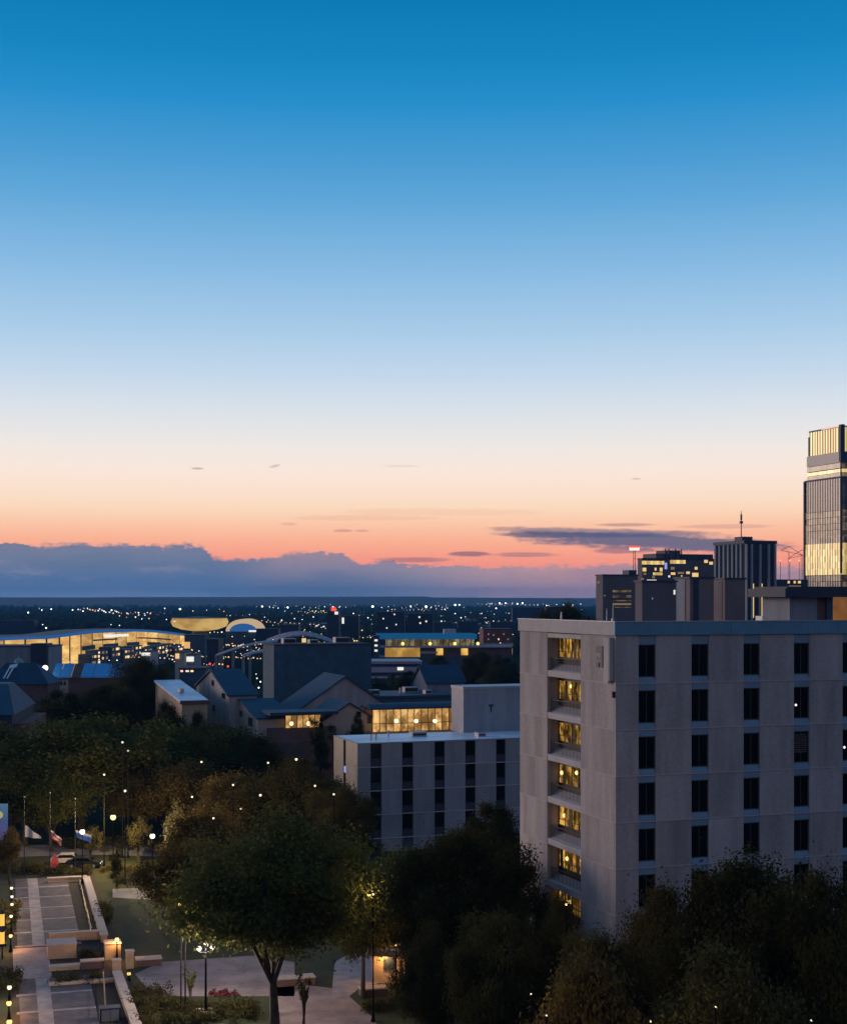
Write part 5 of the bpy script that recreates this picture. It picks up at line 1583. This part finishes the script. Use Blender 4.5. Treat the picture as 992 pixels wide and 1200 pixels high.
def pbox(name, label, cat, u0, u1, v0, v1, h, mat, cap=None, group=None, z0=.0):
    r = thing(name, label, cat, pl((u0 + u1) / 2, (v0 + v1) / 2), PROT, group)
    a, b = (u1 - u0) / 2, (v1 - v0) / 2
    part('wall', MB().box(-a, a, -b, b, z0, h - (.12 if cap else 0)), M[mat], r)
    if cap: part('coping', MB().box(-a - .06, a + .06, -b - .06, b + .06, h - .118, h), M[cap], r)
    return r
def build_walls():
    def balustrade(label, p0, p1, n, h=.95):
        a = Vector(puv(*p0)); b = Vector(puv(*p1))
        r = thing('balustrade', label, 'balustrade', pl(a.x, a.y), PROT)
        d = b - a
        for i in range(n):
            q0 = d * (i / n); q1 = d * ((i + 1) / n)
            w = .42
            e = (q1 - q0).normalized() * .02
            def sk(z0, z1, w, ww):
                return MB().add([(q0.x - w, q0.y + e.y, z0), (q0.x + w, q0.y + e.y, z0), (q1.x + w, q1.y - e.y, z0), (q1.x - w, q1.y - e.y, z0),
                                 (q0.x - w, q0.y + e.y, z1), (q0.x + w, q0.y + e.y, z1), (q1.x + w, q1.y - e.y, z1), (q1.x - w, q1.y - e.y, z1)],
                                [(0, 3, 2, 1), (4, 5, 6, 7), (0, 1, 5, 4), (1, 2, 6, 5), (2, 3, 7, 6), (3, 0, 4, 7)])
            part('wall', sk(0, h - .16, .3, 0), M['sandstone'], r)
            part('coping_stone', sk(h - .155, h, w, 0), M['coping_stone'], r)
        return r
    balustrade('upper stone balustrade running up to the hedge at the right of the terrace', (122, 1106), (101, 1036), 7)
    balustrade('lower stone balustrade running off the bottom edge right of the terrace', (164, 1225), (137, 1150), 5)
    S = 'sandstone'; C = 'coping_stone'
    u0, v0 = puv(56, 1126); u1, _ = puv(90, 1126)
    pbox('planter_wall', 'broad tan planter wall beside the landing', 'planter', u0, u1, v0, v0 + 2.6, 1.5, S, C)
    u0, v0 = puv(58, 1140); u1, _ = puv(94, 1140)
    pbox('kerb_wall', 'low pale stone wall below the broad tan planter', 'wall', u0, u1, v0, v0 + .8, .55, S, C)
    u0, v0 = puv(95, 1138); u1, _ = puv(122, 1138)
    pbox('kerb_wall', 'darker low brick wall next to the stone piers', 'wall', u0, u1, v0, v0 + .8, .9, 'brick_dull', C)
    u0, v0 = puv(58, 1158); u1, _ = puv(134, 1158)
    pbox('kerb_wall', 'long thin stone kerb in front of the dark hedge', 'wall', u0, u1, v0, v0 + .5, .4, S, C)
    u0, v0 = puv(58, 1106); u1, _ = puv(122, 1106)
    pbox('retaining_wall', 'amber lit retaining wall at the near end of the upper terrace', 'wall', u0, u1, v0, v0 + .6, 1.0, S, C)
    u0, v0 = puv(56, 1036); u1, _ = puv(102, 1036)
    pbox('retaining_wall', 'low stone wall closing the far end of the terrace', 'wall', u0, u1, v0, v0 + .6, .7, S, C)
    # piers
    for (px0, px1, py, h, lab) in ((123, 142, 1127, 1.75, 'square tan stone pier beside the amber lamp'), (132, 142, 1142, 1.3, 'stone pier with pale cap at the head of the lower balustrade'), (148, 157, 1136, 1.7, 'slim stone pier right of the square pier')):
        a, v = puv(px0, py); b, _ = puv(px1, py)
        pbox('stone_pier', lab, 'pier', a, b, v, v + (b - a), h, S, C, 'stone piers')
    # benches on the right strip and dark metal box
    a, v = puv(117, 1200); b, _ = puv(142, 1200)
    r = pbox('metal_cabinet', 'dark blue grey metal cabinet on the lower terrace beside the balustrade', 'cabinet', a, b, v, v + 1.1, 1.2, 'tower_dark')
    part('door', MB().box(-.7, -.02, -.6, -.552, .15, 1.05), M['steel_pale'], r)
    part('door', MB().box(.02, .7, -.6, -.552, .15, 1.05), M['steel_pale'], r)
    # railing of the side ramp, left of balustrade
    rng = random.Random(2)
    def rail(label, p0, p1, n):
        a = Vector(puv(*p0)); b = Vector(puv(*p1))
        r = thing('handrail', label, 'handrail', pl(a.x, a.y), PROT)
        d = b - a
        for i in range(n + 1):
            q = d * (i / n); part('post', MB().tube((q.x, q.y, 0), (q.x, q.y, 1.0), .05, n=6), M['steel_dark'], r)
        part('rail', MB().tube((0, 0, 1.0), (d.x, d.y, 1.0), .06, n=6), M['steel_dark'], r)
        part('rail', MB().tube((0, 0, .55), (d.x, d.y, .55), .04, n=6), M['steel_dark'], r)
    rail('dark handrail along the inner side of the upper balustrade', (107, 1100), (93, 1040), 9)
    rail('dark handrail along the inner side of the lower balustrade', (124, 1198), (121, 1152), 5)
    # low brick seats on the paths
    for (px0, px1, py, lab) in ((318, 372, 1158, 'long low brick seat wall behind the thin young tree'), (424, 456, 1170, 'low brick seat wall at the fork of the paths'), (160, 190, 1134, 'dark low seat wall at the back of the pink plaza')):
        a, v = puv(px0, py); b, _ = puv(px1, py)
        pbox('seat_wall', lab, 'seat wall', a, b, v, v + 1.2, .75, 'brick_dull', 'coping_stone', 'low brick seat walls')
    # entry with amber light right of the path
    Y = 132; c = wp(456, 1110, Y)
    r = thing('entry_kiosk', 'small warm lit entry wall with a dark board near the middle path', 'kiosk', (c.x, c.y, 0), R(-6))
    part('wall', MB().box(-1.6, 1.4, 0, .4, 0, 2.6), M['sandstone'], r)
    part('roof', MB().box(-2, 1.8, -.8, .8, 2.61, 2.8), M['brick_dull'], r)
    part('board', MB().box(-.5, .4, -.14, -.01, 1.3, 2.5), M['tower_dark'], r)
    part('lamp', MB().box(-.6, -.1, -.5, -.4, 2.5, 2.58), M['bulb_amber'], r)
    lamp_light(r, 'bulb_amber', (-.35, -.6, 2.4), .7)
build_walls()

# ================================================================== NEAR LAMPS
def lamp_post(label, px, py, Y, mat, rad, group='campus lamp posts', name='lamp_post'):
    c = wp(px, py, Y)
    r = thing(name, label, 'lamp post', (c.x, c.y, 0), 0, group)
    part('base', MB().lathe([(.2, 0), (.2, .15), (.14, .3), (.1, .7), (.09, .75)], 8), M['pole_black'], r)
    part('pole', MB().tube((0, 0, .75), (0, 0, c.z - rad), .07, .05, 8), M['pole_black'], r)
    part('collar', MB().lathe([(.05, c.z - rad - .12), (.06, c.z - rad - .05), (.06, c.z - rad)], 8), M['pole_black'], r)
    part('globe', MB().ball((0, 0, c.z), rad, 12, 8), M[mat], r, True)
    lamp_light(r, mat, (0, 0, c.z), (1.2 if name == 'edge_lamp' and mat == 'bulb_amber' else (.5 if name == 'edge_lamp' else (.35 if py > 1150 else 1.0))))
    part('cap', MB().lathe([(rad * .55, c.z + rad * .85), (rad * .4, c.z + rad * 1.1), (.03, c.z + rad * 1.35)], 8), M['pole_black'], r)
    return r
def build_near_lamps():
    lamp_post('brightest yellow globe lamp on a dark post above the curved path', 132.5, 958, 188, 'bulb_sodium', .36)
    lamp_post('white globe lamp right of the brightest yellow one', 178.5, 980, 170, 'bulb_white', .3)
    lamp_post('white globe lamp in front of the blue and white flag', 96.5, 975, 178, 'bulb_white', .32)
    # triple globe
    c = wp(241, 1112, 121)
    r = thing('triple_lamp_post', 'black lamp post carrying three white globes on a brick base', 'lamp post', (c.x, c.y, 0), R(10))
    z = c.z
    part('plinth', MB().box(-.7, .7, -.7, .7, 0, .55), M['brick_dull'], r)
    part('plinth_cap', MB().box(-.78, .78, -.78, .78, .552, .66), M['coping_stone'], r)
    part('pole', MB().lathe([(.18, .66), (.18, .85), (.1, 1.1), (.07, z - .3), (.1, z - .25)], 8), M['pole_black'], r)
    arm = MB().tube((-.55, 0, z - .3), (.55, 0, z - .3), .04).tube((-.55, 0, z - .3), (-.55, 0, z - .18), .05).tube((.55, 0, z - .3), (.55, 0, z - .18), .05).tube((0, 0, z - .3), (0, 0, z + .08), .05)
    part('arm', arm, M['pole_black'], r)
    for x, dz in ((-.55, 0.02), (.55, .1), (0, .3)):
        part('globe', MB().ball((x, 0, z + dz), .2, 12, 8), M['bulb_white'], r, True)
        lamp_light(r, 'bulb_white', (x, 0, z + dz), .9)
    # lamps that show between the trees
    spots = [(143.5, 870, 196, 'pale lamp high in the widest olive tree'), (122, 908, 190, 'small lamp low in the widest olive tree'), (146.5, 927, 178, 'small lamp left of the brownish tree, above the bright yellow lamp'),
             (236, 893, 188, 'small lamp at the top of the brownish tree'), (225, 934, 168, 'small lamp above the warm lit little tree'), (250, 959, 150, 'small lamp just left of the forked tree crown'),
             (273, 920, 176, 'lamp at the left of three in the brown tree by the corridor'), (305, 932, 165, 'bright lamp just above the forked tree'), (314, 894, 172, 'tall slim lamp before the dark tree by the corridor'),
             (347, 890, 172, 'warm bright lamp below the entrance corridor'), (369, 921, 160, 'yellowish lamp in the dark tree by the corridor'), (391, 931, 156, 'small lamp beside the cream end wall'),
             (282, 948, 150, 'dim lamp touching the top of the forked tree'), (150, 880, 196, 'dim lamp right of the pale high one'), (212, 1065, 122, 'pair of pinkish lamps left of the forked tree trunk'), (217, 1062, 122.5, 'right hand lamp of the pinkish pair'),
             (437, 1048, 120, 'yellow lamp glimpsed between the forked and the big middle tree'), (622, 1165, 80, 'white lamp glinting low at the foot of the middle trees'), (205, 964, 168, 'warm lamp hung in the little bare tree'), (211, 962, 168.5, 'pink lamp beside the warm one in the little bare tree'),
             (464, 1108, 126, 'thin post with a warm lamp beside the entry wall'), (663, 1060, 92, 'amber light low beside the dormitory balconies'), (640, 1190, 74, 'white lamp at the bottom edge under the brownish tree'), (762, 1197, 72, 'pale lamp at the bottom edge below the dark trees'),
             (838, 1180, 70, 'tan lamp between dark trunks at the bottom right'), (950, 1196, 66, 'yellowish lamp at the bottom right corner')]
    for px, py, Y, lab in spots:
        lamp_post(lab, px, py, Y, 'bulb_dim' if 'dim' in lab else ('bulb_amber' if px in (464, 663) else 'bulb_small'), (1.5 if 'bright' in lab else (.8 if py > 1150 else 1.2)) * Y / F)
    # lamps on the terrace wall
    S = [(137, 1101, 1127, 'bulb_amber', .2, 'amber lamp on the square stone pier'), (151, 1141.5, 1150, 'bulb_amber', .17, 'amber lamp low beside the slim stone pier'),
         (13.5, 1041, 1062, 'bulb_small', .17, 'furthest of the lamps down the left edge of the terrace'), (14, 1051, 1072, 'bulb_small', .16, 'second furthest lamp down the left edge'), (14, 1060, 1082, 'bulb_small', .16, 'third furthest lamp down the left edge'),
         (13, 1074, 1096, 'bulb_small', .17, 'fourth lamp down the left edge, beside the lanterns'), (12.5, 1097, 1116, 'bulb_amber', .18, 'fifth lamp down the left edge, just under the lanterns'), (11, 1157.5, 1176, 'bulb_small', .2, 'lamp below the dark shrub on the left edge'),
         (10.5, 1176, 1196, 'bulb_amber', .22, 'amber lamp second from the bottom on the left edge'), (11, 1198, 1218, 'bulb_amber', .22, 'amber lamp at the bottom left corner')]
    for px, py, yb, mt, rad, lab in S:
        Y = gy(yb); lamp_post(lab, px, py, Y, mt, rad, 'terrace edge lamps', 'edge_lamp')
    for py, yb, lab in ((1078, 1120, 'upper of two amber box lanterns at the left edge'), (1099, 1124, 'lower of two amber box lanterns at the left edge')):
        Y = gy(yb); c = wp(2.5, py, Y)
        r = thing('box_lantern', lab, 'lantern', (c.x, c.y, 0), PROT, 'amber box lanterns')
        part('pole', MB().tube((0, 0, 0), (0, 0, c.z - .8), .07), M['steel_dark'], r)
        part('lit_box', MB().box(-.3, .3, -.3, .3, c.z - .55, c.z + .55), M['lantern_amber'], r)
        fr = MB()
        for x in (-.3, .26):
            for y in (-.33, .29): fr.box(x - .03, x + .07, y, y + .04, c.z - .6, c.z + .6)
        part('frame', fr, M['steel_dark'], r)
        part('roof', MB().lathe([(.45, c.z + .6), (.2, c.z + .85), (.05, c.z + 1.0)], 4), M['steel_dark'], r)
        part('base', MB().box(-.4, .4, -.4, .4, c.z - .8, c.z - .56), M['steel_dark'], r)
build_near_lamps()

# ================================================================== FLAGS, BANNER, CARS, SHRUBS
def build_extras():
    def flagpole(px, ytop, Y, label, flagmats, pts):
        z = wp(0, ytop, Y).z; X = (px - CX) / F * Y
        r = thing('flagpole', label, 'flagpole', (X, Y, 0), 0, 'flagpoles')
        part('pole', MB().tube((0, 0, 0), (0, 0, z), .07, .04, 8), M['steel_dark'], r)
        part('finial', MB().ball((0, 0, z + .1), .12, 8, 5), M['steel_pale'], r)
        # limp cloth: a folded strip from photo points
        for k, m in enumerate(flagmats):
            v = []
            segs = 8
            for i in range(segs + 1):
                u = i / segs
                (x0, y0, y1) = [pts[0][q] + (pts[1][q] - pts[0][q]) * u for q in range(3)] if len(pts[0]) == 3 else (0, 0, 0)
                ya = y0 + (y1 - y0) * k / len(flagmats); yb_ = y0 + (y1 - y0) * (k + 1) / len(flagmats)
                wob = .18 * math.sin(u * 9 + k)
                for yy in (ya, yb_): v.append(((x0 - px) * Y / F, wob - .06, wp(0, yy, Y).z)); v.append(((x0 - px) * Y / F, wob - .03, wp(0, yy, Y).z))
            f = []
            for i in range(segs):
                a = i * 4; b = a + 4
                f += [(a, b, b + 2, a + 2), (a + 1, a + 3, b + 3, b + 1), (a, a + 1, b + 1, b), (a + 2, b + 2, b + 3, a + 3)]
            f += [(0, 2, 3, 1), (segs * 4, segs * 4 + 1, segs * 4 + 3, segs * 4 + 2)]
            part('flag', MB().add(v, f), M[m], r)
    flagpole_args = [(28.5, 935, 182, 'flagpole with a limp white flag, left of three', ['flag_white'], [(29.5, 967, 981), (48, 981, 983)]),
                     (58.5, 930, 184, 'flagpole with a limp red and white flag, middle of three', ['flag_white', 'flag_red', 'flag_white', 'flag_red'], [(60, 973, 981), (72, 983, 992)]),
                     (88, 937, 186, 'flagpole with a blue and white flag, right of three', ['flag_white', 'flag_blue', 'flag_blue'], [(89, 973, 981), (107, 979, 988)])]
    for a in flagpole_args: flagpole(*a)
    Y = 196
    c = wp(2, 985, Y)
    r = thing('banner_board', 'tall blue board with a yellow disc at the left edge', 'banner', (c.x, c.y, 0), 0)
    z1, z0 = wp(0, 942, Y).z, wp(0, 985, Y).z
    hw = 7 * Y / F
    m, g, out = mat_base('banner_print')
    tc = g.n('ShaderNodeTexCoord'); sp = g.n('ShaderNodeSeparateXYZ'); m.node_tree.links.new(tc.outputs['Generated'], sp.inputs[0])
    colr = g.ramp(sp.outputs[2], [(0, (.16, .15, .42)), (.5, (.10, .16, .45)), (1, (.12, .32, .55))])
    p = g.n('ShaderNodeBsdfPrincipled'); m.node_tree.links.new(colr, p.inputs['Base Color']); m.node_tree.links.new(colr, p.inputs['Emission Color']); p.inputs['Emission Strength'].default_value = .16
    m.node_tree.links.new(p.outputs[0], out.inputs[0])
    part('board', MB().box(-hw, hw, -.1, .1, z0, z1), m, r)
    disc = MB()
    n = 20; rr = 4.2 * Y / F; zc = (wp(0, 955, Y).z)
    x0 = -2.4 * Y / F
    disc.add([(x0 + rr * math.cos(6.283 * i / n), -.14, zc + rr * math.sin(6.283 * i / n)) for i in range(n)] + [(x0 + rr * math.cos(6.283 * i / n), -.103, zc + rr * math.sin(6.283 * i / n)) for i in range(n)],
             [tuple(range(n)), tuple(range(2 * n - 1, n - 1, -1))] + [(i, n + i, n + (i + 1) % n, (i + 1) % n) for i in range(n)])
    part('emblem_disc', disc, emit('disc_yellow', (.75, .7, .25), .5, False), r)
    part('post', MB().tube((-hw + .2, .25, 0), (-hw + .2, .25, z1), .1), M['steel_dark'], r)
    part('post', MB().tube((hw - .2, .25, 0), (hw - .2, .25, z1), .1), M['steel_dark'], r)
    # parked cars behind the hedge
    def car(px, py, paint, label, rz):
        g = gp(px, py)
        r = thing('parked_car', label, 'car', g, rz, 'cars parked behind the hedge')
        prof = [(-2.2, .35), (2.2, .35), (2.25, .75), (1.3, .95), (.7, 1.42), (-1.0, 1.45), (-1.75, 1.0), (-2.2, .9)]
        part('body', MB().extr(prof, 'y', -.85, .85), M[paint], r)
        part('windscreen', MB().add([(1.26, -.74, 1.0), (1.26, .74, 1.0), (.76, .68, 1.4), (.76, -.68, 1.4), (1.22, -.74, .98), (1.22, .74, .98), (.72, .68, 1.38), (.72, -.68, 1.38)], [(0, 1, 2, 3), (7, 6, 5, 4), (0, 4, 5, 1), (2, 6, 7, 3), (1, 5, 6, 2), (3, 7, 4, 0)]), M['glass_dark'], r)
        for s in (-1, 1):
            part('side_window', MB().extr([(-1.55, 1.0), (1.1, 1.0), (.62, 1.37), (-.98, 1.39)], 'y', s * .86 - .008, s * .86 + .008), M['glass_dark'], r)
            part('headlight', MB().box(2.2, 2.27, s * .6 - .16, s * .6 + .16, .6, .74), M['far_white'], r)
            for x in (-1.4, 1.4):
                w = part('wheel', MB().tube((x, s * .72 - .1, .33), (x, s * .72 + .14, .33), .33, n=14), M['tyre'], r)
                part('rim', MB().tube((x, s * .72 + s * .141 - .01, .33), (x, s * .72 + s * .145 + .012, .33), .2, n=10), M['steel_pale'], w)
    car(80, 1013, 'car_paint_pale', 'pale parked car behind the hedge at the end of the terrace', R(8))
    car(98, 1017, 'car_paint_dark', 'dark parked car next to the pale one', R(4))
    # red cone-like umbrella figure glowing by the hedge
    g = gp(64, 1019)
    r = thing('folded_parasol', 'closed red parasol standing at the end of the terrace hedge', 'parasol', g, 0)
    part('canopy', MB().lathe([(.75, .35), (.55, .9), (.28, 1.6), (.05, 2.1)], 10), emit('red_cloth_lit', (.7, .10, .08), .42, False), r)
    part('pole', MB().tube((0, 0, 0), (0, 0, 2.3), .05), M['steel_dark'], r)
    # hedges and shrubs
    rng = np.random.default_rng(21)
    def shrub(name, label, cat, p, L, D, h, mat='leaf_dark', rz=0.0, group=None, n=None):
        r = thing(name, label, cat, p, rz, group)
        k = n or int(max(10, L * D * 6))
        cs = np.stack([rng.uniform(-L / 2, L / 2, k), rng.uniform(-D / 2, D / 2, k), rng.uniform(.15, 1, k) * h * .85], 1)
        if L == D:
            q = np.hypot(cs[:, 0], cs[:, 1]) / (L / 2); cs[:, 2] *= np.clip(1.15 - q * .6, .2, 1)
        link('foliage', leaf_mesh('foliage', M[mat], cs, np.full(k, min(.5, h * .5)), 30, .12, rng), r)
        part('stem', MB().tube((0, 0, 0), (0, 0, h * .6), .06, .03), M['bark'], r)
        return r
    def hedge(label, px0, px1, py, D, h):
        a = gp(px0, py); b = gp(px1, py)
        shrub('clipped_hedge', label, 'hedge', (a + b) / 2, (b - a).length, D, h, 'leaf_dark', PROT * .6, 'clipped hedges', int((b - a).length * D * 5))
    for px, py, w, h, lab in ((118, 996, 3.2, 2.6, 'bush lit yellow behind the brightest lamp'), (146, 995, 2.8, 2.2, 'bush lit yellow right of the brightest lamp'), (92, 994, 2.6, 2.0, 'bush lit yellow behind the blue and white flag'), (186, 1000, 3.4, 2.4, 'bush beside the white globe lamp'), (70, 992, 2.4, 1.8, 'low bush behind the middle flagpole')):
        shrub('garden_bush', lab, 'bush', gp(px, py), w, w, h, 'leaf_pale', 0, 'lamp lit bushes', 40)
    for px, py, lab in ((152, 1032, 'pinkish bush on the lawn beyond the dark conifers'), (188, 1024, 'pale bush between the right conifer and the brown tree')):
        shrub('garden_bush', lab, 'bush', gp(px, py), 3.0, 3.0, 1.6, 'leaf_pale', 0, 'lamp lit bushes', 34)
    hedge('dark clipped hedge left of the terrace end', -20, 52, 1023, 4, 1.5)
    hedge('dark clipped hedge closing the terrace end', 54, 108, 1025, 2.6, 1.2)
    hedge('dark planting inside the stone kerb of the landing', 60, 120, 1152, 2.2, .9)
    hedge('dark planting behind the square pier', 92, 122, 1124, 2.5, 1.0)
    hedge('dark hedge at the lower left of the pink plaza', 152, 200, 1178, 5, 1.4)
    hedge('long low hedge in front of the triple lamp', 190, 300, 1192, 4, 1.0)
    hedge('dark hedge along the upper right of the terrace', 112, 130, 1075, 9, 1.2)
    hedge('dark hedge along the lower right of the terrace', 160, 182, 1200, 6, 1.3)
    hedge('dark planting under the small left edge lamps', -10, 16, 1085, 14, 1.6)
    hedge('dark shrubs on the left edge below the landing', -8, 22, 1160, 5, 1.8)
    hedge('dark hedge along the bottom right under the trees', 700, 990, 1215, 5, 1.5)
    S = [(207, 1182, 'round shrub at the left of the row before the lamp'), (226, 1186, 'round shrub second in the row before the lamp'), (246, 1184, 'round shrub under the triple lamp'), (266, 1187, 'round shrub right of the triple lamp'), (284, 1184, 'round shrub nearest the forked trunk'),
         (440, 1185, 'shrub right of the mauve path'), (470, 1180, 'larger shrub right of the mauve path'), (500, 1190, 'shrub at the bottom below the big middle tree')]
    for px, py, lab in S: shrub('round_shrub', lab, 'shrub', gp(px, py), 1.9, 1.9, 1.2, 'leaf_dark', 0, 'round shrubs', 26)
    for px, py, w, lab in ((172, 1165, 2.6, 'red flower bed at the left of the triple lamp'), (262, 1166, 2.8, 'red flower bed right of the triple lamp'), (478, 1176, 3.0, 'dim red flower bed near the larger shrub')):
        shrub('flower_bed', lab, 'flower bed', gp(px, py), w, 1.2, .35, 'flower_red', 0, 'red flower beds', 30)
    shrub('flower_bed', 'bright mixed flower bed beyond the terrace end', 'flower bed', gp(150, 1021), 7, 2.5, .6, 'leaf_brown', 0, None, 60)
build_extras()

# ================================================================== HAZE
def build_haze():
    m, g, out = mat_base('haze_air')
    v = g.n('ShaderNodeVolumePrincipled')
    v.inputs['Color'].default_value = (0.09, 0.46, 0.95, 1)
    v.inputs['Density'].default_value = HAZE
    m.node_tree.links.new(v.outputs[0], out.inputs['Volume'])
    tag(part('haze', MB().box(-17000, 17000, -900, 16500, -3, 152), m), kind='stuff')
HAZE = 6e-5
build_haze()
